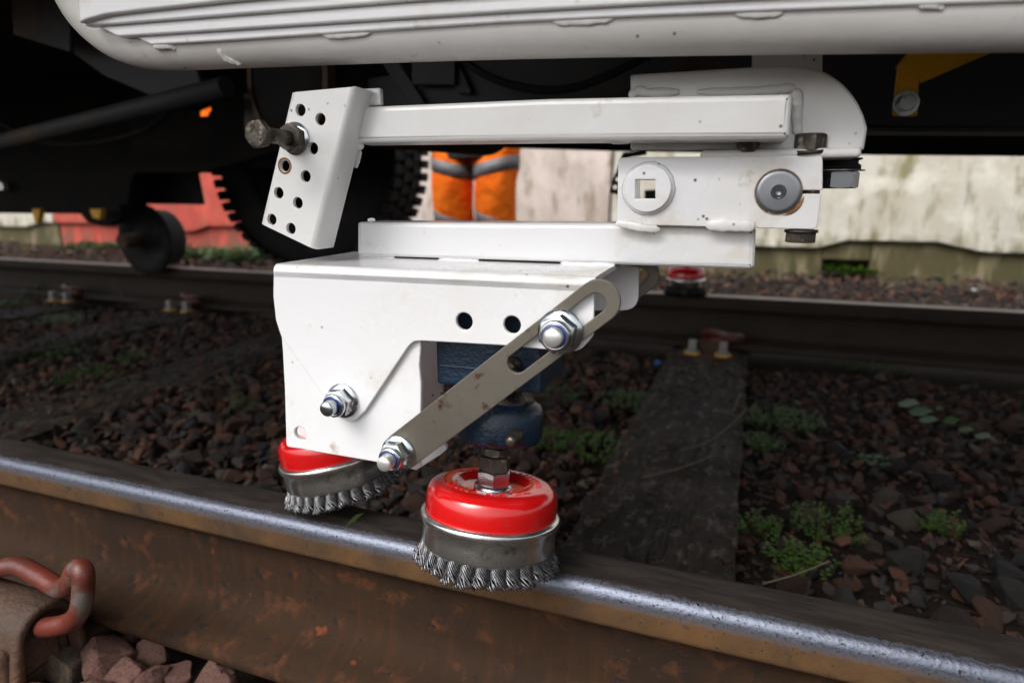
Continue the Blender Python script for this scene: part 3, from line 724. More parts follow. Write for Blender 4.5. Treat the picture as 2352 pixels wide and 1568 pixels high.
# ------------------------------------------------------------------ upper stop arm
A = thing('stop_arm', tuple(VP(1200, 270, .48)), 'upper white steel arm with a nine hole stop bracket and curved end plate', 'bracket arm')
ARM = mat('arm_white_paint', (.76, .755, .745), (.68, .66, .63), 8, (.45, .75), rough=.28, rough2=.42, bump=.0007, bscale=40, coat=.3,
          spots=[((.50, .42, .33), 24, .68, .78), ((.22, .13, .07), 65, .735, .77)], extra=paint_extra)
ppoly('arm_tube', [(800, 246), (1263, 226), (1821, 215), (1814, 319), (1263, 322), (798, 328)], .468, .038, ARM, A, .0042, .003)
ppoly('curved_plate', [(1447, 171), (1726, 154), (1800, 151, .05), (1850, 152, .05), (1895, 164, .05), (1935, 190, .05), (1966, 226, .05), (1984, 263, .05), (1993, 294, .006), (1985, 345), (1897, 345), (1896, 316), (1892, 316), (1891, 345), (1447, 344)], .508, .008, ARM, A, .0022, .002)
x0, z0 = vy(1609, 345, .498); x1, z1 = vy(1979, 362, .498)
mb = MB(); vbox(mb, x0, x1, .498, .60, z1, z0); mb.build('base_plate', ARM, A, bevel=.003)
# stop bracket: folded sheet, holes cut by a boolean
YB = .446
TL, TR, BR, BL = [Vector(vy(*p, YB)) for p in ((665, 213), (815, 199), (724, 574), (595, 512))]
prof = []; rr = .0055
wt = .5*((TR-TL).length+(BR-BL).length)
def cs(s, yo): return (s, yo)
pr = [(0, .0075), (0, rr)]+[(rr*(1-cos(a))/wt, rr*(1-sin(a))) for a in (pi/8, pi/4, 3*pi/8)]+[(rr/wt, 0), (1-rr/wt, 0)]+[(1-rr*(1-sin(a))/wt, rr*(1-cos(a))) for a in (pi/8, pi/4, 3*pi/8)]+[(1, rr), (1, .026)]
vs = []; rows = 3
for k in range(rows):
    q = k/(rows-1); l_ = TL.lerp(BL, q); r_ = TR.lerp(BR, q)
    for (s, yo) in pr: p = l_.lerp(r_, s); vs.append(V(p.x, YB+yo, p.y))
n = len(pr); fs = [[k*n+j, (k+1)*n+j, (k+1)*n+j+1, k*n+j+1] for k in range(rows-1) for j in range(n-1)]
mb = MB(); mb.add(vs, fs, True); sb = mb.build('stop_bracket', ARM, A)
so_ = sb.modifiers.new('thick', 'SOLIDIFY'); so_.thickness = .0035; so_.offset = -1
holes = [(690, 253), (736, 274), (719, 341), (654, 381), (702, 405), (640, 443), (684, 466), (624, 504), (668, 525)]
mb = MB()
for (a, b) in holes:
    p = VP(a, b, YB); cyl(mb, p-V(0, .02, 0), p+V(0, .018, 0), .0046, 24)
cut = mb.build('cut', ARM, None, (0, 0, 0))
bo = sb.modifiers.new('holes', 'BOOLEAN'); bo.object = cut; bo.operation = 'DIFFERENCE'; bo.solver = 'EXACT'
bpy.context.view_layer.update()
nm = bpy.data.meshes.new_from_object(sb.evaluated_get(bpy.context.evaluated_depsgraph_get()))
if len(nm.polygons) > 20: 
    sb.data = nm
sb.modifiers.clear(); bpy.data.objects.remove(cut)
for p in sb.data.polygons: p.use_smooth = abs(p.normal.dot(D0)) < .985
bv = sb.modifiers.new('bevel', 'BEVEL'); bv.width = .0008; bv.segments = 2; bv.limit_method = 'ANGLE'; bv.angle_limit = radians(40)
# stained ring round the fourth hole
mb = MB(); lathe(mb, VP(654, 381, YB), D, [(.0049, .0001), (.0052, .0004), (.0064, .0003), (.0066, .0001)], 32); mb.build('hole_stain', RUSTR, A)
mb = MB(); vbox(mb, *sorted((vy(800, 230, .47)[0], vy(868, 230, .47)[0])), .474, .480, *sorted((vy(820, 246, .478)[1], vy(820, 206, .478)[1]))); 
mb.build('bracket_flange', ARM, A, bevel=.0018)
bead('weld', [VP(815, 232, .470), VP(800, 250, .462), VP(793, 290, .460), VP(795, 328, .462)], .0034, A, ARM, 8)
bead('weld', [VP(790, 329, .463), VP(815, 330, .470), VP(832, 338, .478)], .0032, A, ARM, 9)
bead('weld', [VP(826, 345, .48), VP(822, 365, .48), VP(816, 385, .48)], .0024, A, ARM, 10)
bead('weld', [VP(1445, 222, .505), VP(1468, 208, .506), VP(1490, 213, .506), VP(1560, 212, .507)], .0034, A, ARM, 11)
bead('weld', [VP(1600, 212, .507), VP(1690, 211, .507), VP(1760, 208, .507), VP(1800, 204, .507), VP(1828, 200, .507)], .0032, A, ARM, 12)
bead('weld', [VP(1826, 205, .507), VP(1832, 230, .507), VP(1830, 270, .507), VP(1833, 312, .507)], .0036, A, ARM, 13)
bead('weld', [VP(1390, 321, .500), VP(1420, 323, .500), VP(1448, 322, .505)], .0026, A, ARM, 14)
bead('weld', [VP(1460, 323, .507), VP(1600, 322, .507), VP(1800, 321, .507)], .0026, A, ARM, 15)
mb = MB(); lathe(mb, VP(1718, 336, .50), V(0, 0, 1), [(.004, -.004), (.008, 0), (.008, .006), (.003, .01), (0.0001, .01)], 14); mb.build('stud_nut', DSTEEL, A)
# adjuster bolt through the third hole position
p = VP(680, 319, YB)
mb = MB(); lathe(mb, p, D, [(.004, 0), (.0125, 0), (.0128, .0008), (.0125, .0018), (.004, .0018)], 40); mb.build('washer', ZINC, A)
mb = MB(); hexa(mb, p+D*.0018, D, .0095, .0085, bore=.0056, phase=.5, both=True); mb.build('nut', DSTEEL, A)
mb = MB(); cyl(mb, p+D*.001, p+D*.040, .0056, 24); ab = mb.build('adjuster_bolt', DSTEEL, A)
hd = p+D*.040
mb = MB(); hexa(mb, hd, D, .0090, .0066, phase=.15, both=True); hb = mb.build('bolt_head', DSTEEL, ab)
def letters(txt, size, place, depth=.0004):
    mb = MB()
    for i, ch in enumerate(txt):
        if ch == ' ': continue
        cu = bpy.data.curves.new('t', 'FONT'); cu.body = ch; cu.size = size; cu.extrude = depth; cu.align_x = 'CENTER'; cu.align_y = 'CENTER'; cu.offset = size*.015; cu.resolution_u = 2
        o = bpy.data.objects.new('t', cu); COL.objects.link(o)
        me = bpy.data.meshes.new_from_object(o.evaluated_get(bpy.context.evaluated_depsgraph_get()))
        M4 = place(i); mb.add([M4 @ v.co for v in me.vertices], [list(p.vertices) for p in me.polygons])
        bpy.data.objects.remove(o); bpy.data.curves.remove(cu); bpy.data.meshes.remove(me)
    return mb
def frame(c, x, yv, zv):
    M4 = Matrix.Identity(4); 
    for r in range(3): M4[r][0] = x[r]; M4[r][1] = yv[r]; M4[r][2] = zv[r]; M4[r][3] = c[r]
    return M4
xh = V(1, 0, 0); hc_ = hd+D*.0067
def pl88(i):
    th = [radians(150), radians(130), radians(112)][i]; 
    rot = th-pi/2; ex = xh*cos(rot)+Vector((0, 0, 1))*sin(rot); ez = -xh*sin(rot)+Vector((0, 0, 1))*cos(rot)
    return frame(hc_+(xh*cos(th)+Vector((0, 0, 1))*sin(th))*.0052, ex, ez, D)
letters('8.8', .0045, pl88).build('embossed_lettering', DSTEEL, hb)
letters('M', .0045, lambda i: frame(hc_+xh*.003+Vector((0, 0, -.003)), (xh*.8-Vector((0, 0, .6))), (xh*.6+Vector((0, 0, .8))), D)).build('embossed_lettering', DSTEEL, hb)

# ------------------------------------------------------------------ lower brush carrier
B = thing('brush_carrier', tuple(VP(1100, 650, .48)), 'lower white welded brush carrier with clamp block, box and slotted steel link', 'brush carrier')
YF = .430
FP = [(628, 620, 0), (627, 680, .002), (633, 735, .01), (645, 772, .004), (744, 911, .002), (770, 955, .008), (810, 972, .012), (838, 944, .012), (935, 799, .004), (950, 783, .010), (975, 783, .004), (1155, 793, 0),
      (1259, 803, .002), (1330, 808, .012), (1364, 770, .010), (1364, 650, 0)]
hls = [circ(*vy(1066, 738, YF), .0066, 32), circ(*vy(1176, 746, YF), .0066, 32), ]
v_, f_ = splate(fillet(pxs(FP, YF), .002), hls, YF, .004, .0009)
mb = MB(); mb.add(v_, f_)
# fold and top sheet
ztop = vy(1365, 637, YF)[1]; xl0, zl = vy(628, 620, YF); xr0, zr = vy(1364, 650, YF)
xl, xr = xl0, xr0
rr = .006
def strip(xa_, xb_, pts):
    n = len(pts); b = len(mb.v)
    for x in (xa_, xb_):
        for (y_, z_) in pts: mb.v.append(V(x, y_, z_))
    for j in range(n-1): mb.f.append([b+j, b+j+1, b+n+j+1, b+n+j]); mb.sm.append(True)
arc = [(YF, ztop-.010)]+[(YF+rr*(1-cos(a)), ztop-rr+rr*sin(a)) for a in [pi/2*k/6 for k in range(7)]]+[(.553, ztop)]
strip(xl, xr+.0005, arc)
inner = [(.553, ztop-.004), (YF+rr, ztop-.004), (YF+.004, ztop-.010)]
strip(xl, xr+.0005, inner)
# close the ends of the sheet
for x in (xl, xr+.0005):
    P_ = arc+inner; b = len(mb.v); mb.v += [V(x, a, c_) for a, c_ in P_]; mb.f.append(list(range(b, b+len(P_)))); mb.sm.append(False)
mb.f.append([len(mb.v)-1]*0 or [0, 1, 2]); mb.sm.append(False)
fpo = mb.build('folded_box_plate', WHITE, B)
for p in fpo.data.polygons:
    if len(p.vertices) == 4 and p.area < 3e-5: p.use_smooth = True
# rear flange
RF = [(900, 590), (1466, 590), (1465, 690, .012), (1440, 713, .02), (1200, 716), (900, 700)]
rp = pxs([(1466, 640), (1466, 713, .014), (1150, 716, 0), (1130, 775, 0), (655, 775, 0)], .548); rp[0] = (rp[0][0], ztop-.0045); rp.append((xl+.001, ztop-.0045)); rp[4] = (xl+.001, rp[4][1])
mb = MB(); v_, f_ = splate(fillet(rp, .001), [], .548, .004, .0009); mb.add(v_, f_); mb.build('rear_box_plate', WHITE, B)
# lever (pivoting side plates)
lh = [circ(*vy(690, 996, .4345), .0062, 28)]
ppoly('lever_plate', [(640, 700), (965, 700), (966, 800), (963, 840), (967, 880), (966, 1000), (963, 1076), (950, 1078), (869, 1062), (740, 1040), (690, 1031), (657, 1026), (655, 960), (653, 890), (648, 800)], .4345, .005, WHITE, B, .0012, .003, lh)
ppoly('lever_rear_plate', [(672, 740), (1016, 740), (1016, 1000), (1026, 1032), (1010, 1046), (955, 1080), (940, 1076), (672, 1022)], .5215, .005, WHITE, B, .0012, .003)
x0, z0 = vy(660, 760, .45); x1, z1 = vy(1000, 1000, .45)
mb = MB(); vbox(mb, x0+.002, x0+.006, .4400, .5245, z1+.004, z0); mb.build('lever_web', WHITE, B)
# beam and clamp block
ppoly('beam', [(819, 510), (1420, 513), (1737, 524), (1733, 619), (1415, 609), (819, 592)], .507, .046, WHITE, B, .004, .003)
bead('weld', [VP(1415, 513, .499), VP(1450, 517, .497), VP(1480, 524, .4965), VP(1515, 527, .499)], .0034, B, None, 21)
bead('weld', [VP(1622, 516, .4965), VP(1680, 517, .4955), VP(1733, 520, .4965)], .0048, B, None, 22)
bead('weld', [VP(818, 600, .505), VP(850, 598, .503), VP(905, 596, .504)], .0022, B, None, 23)
bead('weld', [VP(1007, 598, .504), VP(1050, 600, .503), VP(1100, 602, .504)], .0024, B, None, 24)
bead('weld', [VP(1288, 607, .504), VP(1350, 609, .503), VP(1412, 611, .504)], .0024, B, None, 25)
bead('weld', [VP(845, 508, .53), VP(853, 505, .53), VP(861, 508, .53)], .002, B, None, 26)
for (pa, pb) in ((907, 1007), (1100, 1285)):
    mb = MB(); vbox(mb, vy(pa, 600, .507)[0], vy(pb, 600, .507)[0], .5066, .509, ztop+.0001, ztop+.0014); mb.build('seam_shade_strip', DARK, B)  # solid dark strip standing in for the shadow in the open slit
YC = .498
pinc = vy(1788, 441, YC); sq = [vy(*q, YC) for q in ((1462, 413), (1507, 413), (1507, 456), (1462, 456))]
pr_ = .0155; dz = .0012; st = math.asin(dz/pr_); zs = pinc[1]
e1 = vy(1889, 442, YC)[0]; e2 = vy(1887, 446, YC)[0]
cpl = pxs([(1420, 362, .004), (1890, 357, .004)], YC)+[(e1, zs+dz, .0008), (pinc[0]+pr_*cos(st)+.0004, zs+dz, 0)]
cpl += [(pinc[0]+pr_*cos(a), zs+pr_*sin(a), 0) for a in [st+(2*pi-2*st)*k/40 for k in range(41)]]
cpl += [(pinc[0]+pr_*cos(st)+.0004, zs-dz, 0), (e2, zs-dz, .0008)]+pxs([(1877, 527, .004), (1745, 524, .001), (1417, 515, .001)], YC)
cpts = fillet(cpl, 0)
# replace slit lines so that the gap is parallel
mb = MB(); v_, f_ = splate(cpts, [sq], YC, .022, .0008); mb.add(v_, f_); mb.build('clamp_block', WHITE, B)
bc = vy(1487, 433, YC-.006); RB = (vy(1541, 433, YC-.006)[0]-vy(1433, 433, YC-.006)[0])/2
mb = MB(); v_, f_ = splate(circ(bc[0], bc[1], RB, 48), [sq], YC-.006, .006, .0009); mb.add(v_, f_); mb.build('boss', WHITE, B)
mb = MB(); pr2 = [(RB-.001, 0), (RB+.0028, 0), (RB+.0015, .0018), (RB-.001, .0030)]
lathe(mb, V(bc[0], YC+.0002, bc[1]), D, pr2, 40)
for i_, q_ in enumerate(mb.v): mb.v[i_] = q_+ (q_-V(bc[0], YC, bc[1]))*.05*noise.noise(q_*180)
mb.build('weld', WHITE, B)
pc = V(pinc[0], YC, pinc[1])
mb = MB(); pp = [(0.0001, -.004), (.0033, -.004), (.0035, .0008), (.0045, .0022)]
for i in range(5): pp += [(.0045+.0018*i, .0022), (.0052+.0018*i, .00208)]
pp += [(.0143, .0021), (.0149, .0014), (.0149, -.09)]
lathe(mb, pc, D, pp, 60); mb.build('pivot_pin', MSTEEL, B)
mb = MB(); lathe(mb, pc, D, [(.0149, .0010), (.0153, .0014), (.0157, .0005)], 90)
for i_, q_ in enumerate(mb.v): mb.v[i_] = q_+Vector((0, 0, 1))*.0006*noise.noise(q_*900)
mb.build('rust_ring', RUSTR, B)
ppoly('slit_backing', [(1800, 395), (1884, 395), (1884, 490), (1800, 490)], .532, .02, DSTEEL, B)  # dark backing plate added so the clamp slit looks dark
mb = MB(); tube(mb, [pc+V(cos(a), 0, sin(a))*.0170-V(0, -.0004, 0) for a in [radians(-75+5*k) for k in range(14)]], .0014, 8, rf=lambda t_: .3+.9*sin(pi*t_)); mb.build('rust_streak', RUSTR, B)
# clamp bolt head above and nut below
pz = VP(1857, 348, YC+.010); hexbolt(B, pz, V(0, 0, 1), .0095, .0118, m=DSTEEL, wr=.0128, phase=.3)
mb = MB(); cyl(mb, VP(1857, 357, YC+.010)+V(0, 0, .0003), VP(1857, 349, YC+.010), .0128, 28); mb.build('washer', DSTEEL, B)
pz = VP(1840, 534, YC+.010); hexbolt(B, pz, V(0, 0, -1), .0098, .0070, m=DSTEEL, wr=.0112, phase=.1)
# rubber bush stack behind the clamp
bs = V(vy(1915, 375, .545)[0], .545, 0)
def zc(py): return vy(1925, py, .53)[1]
mb = MB(); lathe(mb, Vector((bs.x, bs.y, zc(388))), (0, 0, 1), [(0.001, 0), (.0185, 0), (.0185, .0028), (.0165, .0042), (.0165, .0062), (.019, .0072), (.019, zc(362)-zc(388))], 36); mb.build('rubber_bush', BLACKR, B)
mb = MB(); cyl(mb, Vector((bs.x, bs.y, zc(392))), Vector((bs.x, bs.y, zc(389))), .0215, 36); mb.build('washer', ZINC, B)
hexbolt(B, Vector((bs.x+.004, bs.y-.002, zc(392))), (0, 0, -1), .0122, .0125, 'lock_nut', MSTEEL, phase=.45)
# slotted link
YL = .4235
Lc = Vector(vy(921, 1037, YL)); Uc = Vector(vy(1374, 692, YL)); ud = (Uc-Lc).normalized(); un = Vector((-ud.y, ud.x))
R0, R1 = .0153, .0150
def stad(a, b, ra, rb, n=16):
    o_ = []
    for k in range(n+1): t_ = pi/2+pi*k/n; o_.append(a+(ud*cos(t_)+un*sin(t_))*ra)
    for k in range(n+1): t_ = -pi/2+pi*k/n; o_.append(b+(ud*cos(t_)+un*sin(t_))*rb)
    return [tuple(p) for p in o_]
s0 = Lc+ud*(Vector(vy(1188, 836, YL))-Lc).dot(ud); s1 = Lc+ud*(Vector(vy(1370, 700, YL))-Lc).dot(ud)
mb = MB(); v_, f_ = splate(stad(Lc, Uc, R0, R1), [stad(s0, s1, .0072, .0072)], YL, .004, .0006); mb.add(v_, f_); mb.build('slotted_link', LINKM, B)
dx = .012
mb = MB(); v_, f_ = splate([(p[0]+dx, p[1]+.003) for p in stad(Lc, Uc, R0, R1)], [[(p[0]+dx, p[1]+.003) for p in stad(s0, s1, .0072, .0072)]], .556, .004, .0006); mb.add(v_, f_); mb.build('slotted_link', LINKM, B)
random.seed(4)
locknut(B, 789, 919, YF, .88, .006, False)
locknut(B, 916, 1039, YL, .88, .006, True)
locknut(B, 1288, 761, YL, .98, .0025, True)
# bearings
ub0, ub1 = vy(1003, 882, .452), vy(1244, 770, .452)
mb = MB(); vbox(mb, ub0[0], ub1[0], .452, .5205, ub0[1], ub1[1]+.02); bh = mb.build('bearing_block', BLUE, B, bevel=.0025)
mb = MB(); vbox(mb, ub0[0]+.004, ub1[0]-.001, .4508, .453, vy(1003, 840, .452)[1], vy(1003, 836, .452)[1]); mb.build('parting_ridge', BLUE, bh, bevel=.0006)
nipple(B, VP(1182, 834, .452), None, 1.3)
b0 = wz(1118, 1290, .012)   # foot of the tilted front spindle
tilt = Vector((.02, .185, 1)).normalized()
def ax_pt(z): return b0+tilt*z
mb = MB(); lathe(mb, ax_pt(.106), tilt, [(.014, 0), (.031, 0), (.036, .002), (.038, .006), (.038, .027), (.035, .033), (.028, .036), (.018, .038), (.0125, .046)], 56); mb.build('flange_bearing', BLUE, B)
mb = MB(); lathe(mb, ax_pt(.1395), tilt, [(.030, .0), (.029, .005), (.022, .009), (.018, .012), (.015, .018), (.012, .022), (.012, .05)], 36)
for i_, q_ in enumerate(mb.v): mb.v[i_] = q_+Vector((noise.noise(q_*90), noise.noise(q_*90+Vector((5, 0, 0))), noise.noise(q_*80)))*.0025
mb.build('grease', GREASE, B)
mb = MB(); pr = ax_pt(.123)-V(0, .037, 0)+V(.025, .0085, 0); nipple(B, pr, None, 1.3)
# ------------------------------------------------------------------ cup brushes
def knot_mesh():
    mb = MB(); nw = 17; Lk = .029
    for i in range(nw):
        ph = 2*pi*i/nw; pts = []
        for k in range(11):
            t_ = k/10; rad = .0053+.0006*sin(pi*t_)+(.0022*max(0, t_-.68)/.32); a = ph+4.2*t_
            j = 0 if k < 8 else .0009
            pts.append(Vector((rad*cos(a)+random.uniform(-j, j), rad*sin(a)*1.05+random.uniform(-j, j), -Lk*t_+random.uniform(-j, j)*1.5)))
        tube(mb, pts, .0007, 4, cap=True)
    me = mb.mesh('knot'); me.materials.append(WIRE)
    cb = MB(); lathe(cb, (0, 0, 0), (0, 0, -1), [(.0001, 0), (.0049, 0), (.0051, .024), (.0001, .026)], 10); b = cb.mesh('core')
    me.materials.append(WCORE)
    bm = bmesh.new(); bm.from_mesh(me); n0 = len(bm.faces); bm.from_mesh(b); bm.faces.ensure_lookup_table()
    for i in range(n0, len(bm.faces)): bm.faces[i].material_index = 1
    bm.to_mesh(me); bm.free()
    return me
KM = [knot_mesh() for _ in range(3)]
def brush(c, ax, label, detail=True, s=1., nuts=True, phase=0., nk=28):
    ax = Vector(ax).normalized(); u, v, a = basis(ax); c = Vector(c)
    t = thing('cup_brush', tuple(c), label, 'wire brush', 'red wire cup brushes')
    P = lambda L: [(r*s, h*s) for r, h in L]
    mb = MB(); lathe(mb, c, ax, P([(.0570, .040), (.0580, .045), (.0585, .053), (.0583, .0610), (.0572, .0665), (.0548, .0702), (.0515, .0724), (.0485, .0733), (.0440, .0737), (.0345, .0737), (.0328, .0730), (.0285, .0695), (.0262, .0688), (.008, .0688)]), 72); cup = mb.build('cup', RED, t)
    mb = MB(); lathe(mb, c, ax, P([(.0585, .0475), (.0612, .0470), (.0622, .0445), (.0620, .0415), (.0600, .0385), (.0592, .0370), (.0590, .0300), (.0589, .0215), (.0583, .0182), (.0572, .0172), (.0562, .0182), (.0555, .03), (.0560, .044)]), 72); mb.build('band', BAND, t)
    if nuts:
        hx = ax
        mb = MB(); lathe(mb, c+ax*.0655*s, ax, P([(.008, 0), (.0165, 0), (.0168, .001), (.0165, .0055), (.008, .006)]), 40); mb.build('collar', ZINC, t)
        mb = MB(); hexa(mb, c+ax*.0712*s, ax, .0137*s, .0125*s, phase=.35, both=True); mb.build('nut', ZINC, t)
        mb = MB(); hexa(mb, c+ax*.0838*s, ax, .0124*s, .0125*s, phase=.15, both=True)
        mb.build('nut', DSTEEL, t)
        mb = MB(); hexa(mb, c+ax*.0975*s, ax, .0112*s, .0070*s, phase=.6, both=True); cyl(mb, c+ax*.0960*s, c+ax*.1250*s, .0095*s, 24); mb.build('spindle_nut', DSTEEL, t)
    if detail:
        Rt = .0400*s
        txt = 'WEAR EYE PROTECTION   MAX RPM 6500'
        def pl(i):
            th = radians(165) - radians(8.6)*i    # clockwise from the far left
            d = xb*cos(th)+yb*sin(th); tg = xb*sin(th)-yb*cos(th)
            return frame(c+ax*.0736*s+d*Rt, tg, d, ax)
        xb = (V(1, 0, 0)-ax*V(1, 0, 0).dot(ax)).normalized(); yb = ax.cross(xb)
        letters(txt, .0068*s, pl, .0009).build('embossed_lettering', RED, cup)
        q = c+ax*.0736*s+(xb*cos(radians(228))+yb*sin(radians(228)))*.0395*s
        mb = MB()
        for r_ in (.0046, .0028): lathe(mb, q, ax, [(r_-.0005, 0), (r_-.0003, .0005), (r_+.0003, .0005), (r_+.0005, 0)], 28)
        mb.build('embossed_emblem', RED, cup)
    if detail is not None:
        for i in range(nk):
            th = 2*pi*i/nk+phase; d = u*cos(th)+v*sin(th)
            kdir = (ax+d*-.36+(-u*sin(th)+v*cos(th))*.05).normalized()
            o = bpy.data.objects.new('knot', KM[i % 3]); COL.objects.link(o); o.parent = t
            zr = kdir; xr_ = d-zr*d.dot(zr); xr_.normalize(); yr_ = zr.cross(xr_)
            M4 = frame(ax*.0290*s+d*.0483*s, xr_, yr_, zr)
            o.matrix_local = M4 @ Matrix.Rotation(random.uniform(0, 1), 4, 'Z') @ Matrix.Scale(s*random.uniform(.94, 1.06), 4)
    return t
brush(b0, tilt, 'large glossy red wire cup brush standing on the near rail at front centre', phase=.1, s=.96)
p2 = wz(796, 1126, .014)
brush(p2, (-.22, .0, 1), 'red wire cup brush half hidden under the left corner of the white box', phase=.2, s=.96)
# far brush on the other rail
p3 = wy(1570, 668, 2.07); t3 = thing('cup_brush', (p3.x, 2.125, .008), 'small distant red cup brush with black bristles on the far rail', 'wire brush', 'red wire cup brushes')
c3 = Vector((p3.x, 2.125, .008))
mb = MB(); lathe(mb, c3, (0, 0, 1), [(.058, .042), (.0595, .05), (.058, .075), (.045, .088), (.008, .09)], 40); mb.build('cup', RED, t3)
mb = MB(); lathe(mb, c3, (0, 0, 1), [(.058, .049), (.062, .047), (.061, .041), (.0595, .020), (.055, .018)], 40); mb.build('band', BAND, t3)
mb = MB()
for i in range(150):
    th = 2*pi*i/75+random.uniform(-.03, .03); r0 = .052+.004*(i % 2); d = Vector((cos(th), sin(th), 0))
    cyl(mb, c3+d*r0+Vector((0, 0, .03)), c3+d*(r0+.011)+Vector((0, 0, -.006)), .0019, 5)
o = mb.build('bristles', WCORE, t3)
mb = MB(); cyl(mb, c3+Vector((0, 0, .09)), c3+Vector((0, 0, .30)), .014, 20); mb.build('spindle', DSTEEL, t3)

# ------------------------------------------------------------------ people beyond the truck
def ring_loft(mb, rings, n=28):
    vs = []; fs = []
    for (c, rx, ry, k) in rings:
        for i in range(n):
            th = 2*pi*i/n; f = 1+k*noise.noise(Vector((cos(th)*1.6, sin(th)*1.6, c[2]*9+c[0]*3)))
            vs.append((c[0]+rx*f*cos(th), c[1]+ry*f*sin(th), c[2]))
    for q in range(len(rings)-1):
        for i in range(n): j = (i+1) % n; fs.append([q*n+i, q*n+j, (q+1)*n+j, (q+1)*n+i])
    mb.add(vs, fs, True)
    mb.f.append(list(range(len(mb.v)-n, len(mb.v)))); mb.sm.append(True)
def person(x, y, zg, hs, lab, rot=0, bands=True):
    t = thing('person', (x, y, zg), lab, 'person', 'people in orange work clothes')
    # body: one skin-modifier figure
    J = [((0, 0, .95), .12), ((0, 0, 1.15), .13), ((0, 0, 1.38), .13), ((0, 0, 1.50), .055), ((0, -.01, 1.60), .085), ((0, -.01, 1.70), .085),
         ((-.10, 0, .88), .085), ((-.105, -.02, .50), .058), ((-.11, .02, .10), .042), ((-.12, -.12, .04), .04),
         ((.10, 0, .88), .085), ((.105, -.02, .50), .058), ((.11, .02, .10), .042), ((.12, -.12, .04), .04),
         ((-.20, 0, 1.40), .055), ((-.25, .02, 1.12), .042), ((-.24, -.10, .90), .032), ((-.235, -.14, .82), .03),
         ((.20, 0, 1.40), .055), ((.25, .02, 1.12), .042), ((.24, -.10, .90), .032), ((.235, -.14, .82), .03)]
    E = [(0, 1), (1, 2), (2, 3), (3, 4), (4, 5), (0, 6), (6, 7), (7, 8), (8, 9), (0, 10), (10, 11), (11, 12), (12, 13), (2, 14), (14, 15), (15, 16), (16, 17), (2, 18), (18, 19), (19, 20), (20, 21)]
    me = bpy.data.meshes.new('body'); me.from_pydata([j[0] for j in J], E, []); o = bpy.data.objects.new('body', me); COL.objects.link(o); o.parent = t
    md = o.modifiers.new('skin', 'SKIN'); o.modifiers.new('sub', 'SUBSURF').levels = 1; o.modifiers['sub'].render_levels = 2
    for i, j in enumerate(J): me.skin_vertices[0].data[i].radius = (j[1], j[1]); me.skin_vertices[0].data[i].use_root = (i == 0)
    bpy.context.view_layer.update()
    nm_ = bpy.data.meshes.new_from_object(o.evaluated_get(bpy.context.evaluated_depsgraph_get())); o.modifiers.clear(); o.data = nm_; nm_.materials.clear(); nm_.materials.append(SKIN)
    for p in nm_.polygons: p.use_smooth = True
    W = Vector((x, y, zg))
    for s in (-1, 1):
        mb = MB(); rg = []
        for k in range(40):
            z = .10+.80*k/39; w_ = .095+.014*min(1, max(0, (z-.45)/.4)); fold = .13 if z < .62 else .08
            rg.append(((x+s*(.110-.012*(z > .8)), y+.015*sin(z*9), zg+z), w_, w_*1.05, fold))
        ring_loft(mb, rg); tr = mb.build('trouser_leg', ORANGE, t)
        if bands:
            for (zb, tl) in ((.655, .05*s), (.41, -.06)):
                mb = MB(); n_ = 28
                vs = []
                for dz_ in (-.030, -.029, .029, .030):
                    for i in range(n_):
                        th = 2*pi*i/n_; z = zb+dz_+tl*cos(th)*.5; w_ = (.095+.014*min(1, max(0, (z-.45)/.4)))
                        f = 1+(.13 if z < .62 else .08)*noise.noise(Vector((cos(th)*1.6, sin(th)*1.6, (zg+z)*9+(x+s*.110)*3)))
                        f *= 1.035 if abs(dz_) < .0295 else .98
                        vs.append((x+s*.110+w_*f*cos(th), y+.015*sin(z*9)+w_*1.05*f*sin(th), zg+z))
                fs = [[q*n_+i, q*n_+(i+1) % n_, (q+1)*n_+(i+1) % n_, (q+1)*n_+i] for q in range(3) for i in range(n_)]
                mb.add(vs, fs, True); mb.build('reflective_band', GREYTAPE, tr)
        mb = MB(); vb = [(s*.11-.05, -.19, 0), (s*.11+.05, -.19, 0), (s*.11+.052, .09, 0), (s*.11-.052, .09, 0), (s*.11-.04, -.17, .06), (s*.11+.04, -.17, .06), (s*.11+.045, .08, .13), (s*.11-.045, .08, .13)]
        mb.add([W+Vector(q) for q in vb], [[0, 3, 2, 1], [4, 5, 6, 7], [0, 1, 5, 4], [1, 2, 6, 5], [2, 3, 7, 6], [3, 0, 4, 7]]); mb.build('boot', BLACKC, t, bevel=.02, seg=3)
    mb = MB(); ring_loft(mb, [((x, y, zg+.70+.80*k/20), .17+.03*sin(k/20*2.4), .12+.01*sin(k/20*3), .05) for k in range(21)]); mb.build('jacket', BLACKC if hs else ORANGE, t)
    if not hs:
        for zb in (.92, 1.415):
            mb = MB(); ring_loft(mb, [((x, y, zg+zb+.0), .185, .135, .04), ((x, y, zg+zb+.06), .192, .14, .04)]); mb.build('reflective_band', GREYTAPE, t)
    mb = MB(); lathe(mb, W+Vector((0, 0, 1.66)), (0, 0, 1), [(.102, 0), (.106, .03), (.095, .08), (.06, .115), (.0001, .125)], 24); mb.build('hair', HAIR, t)
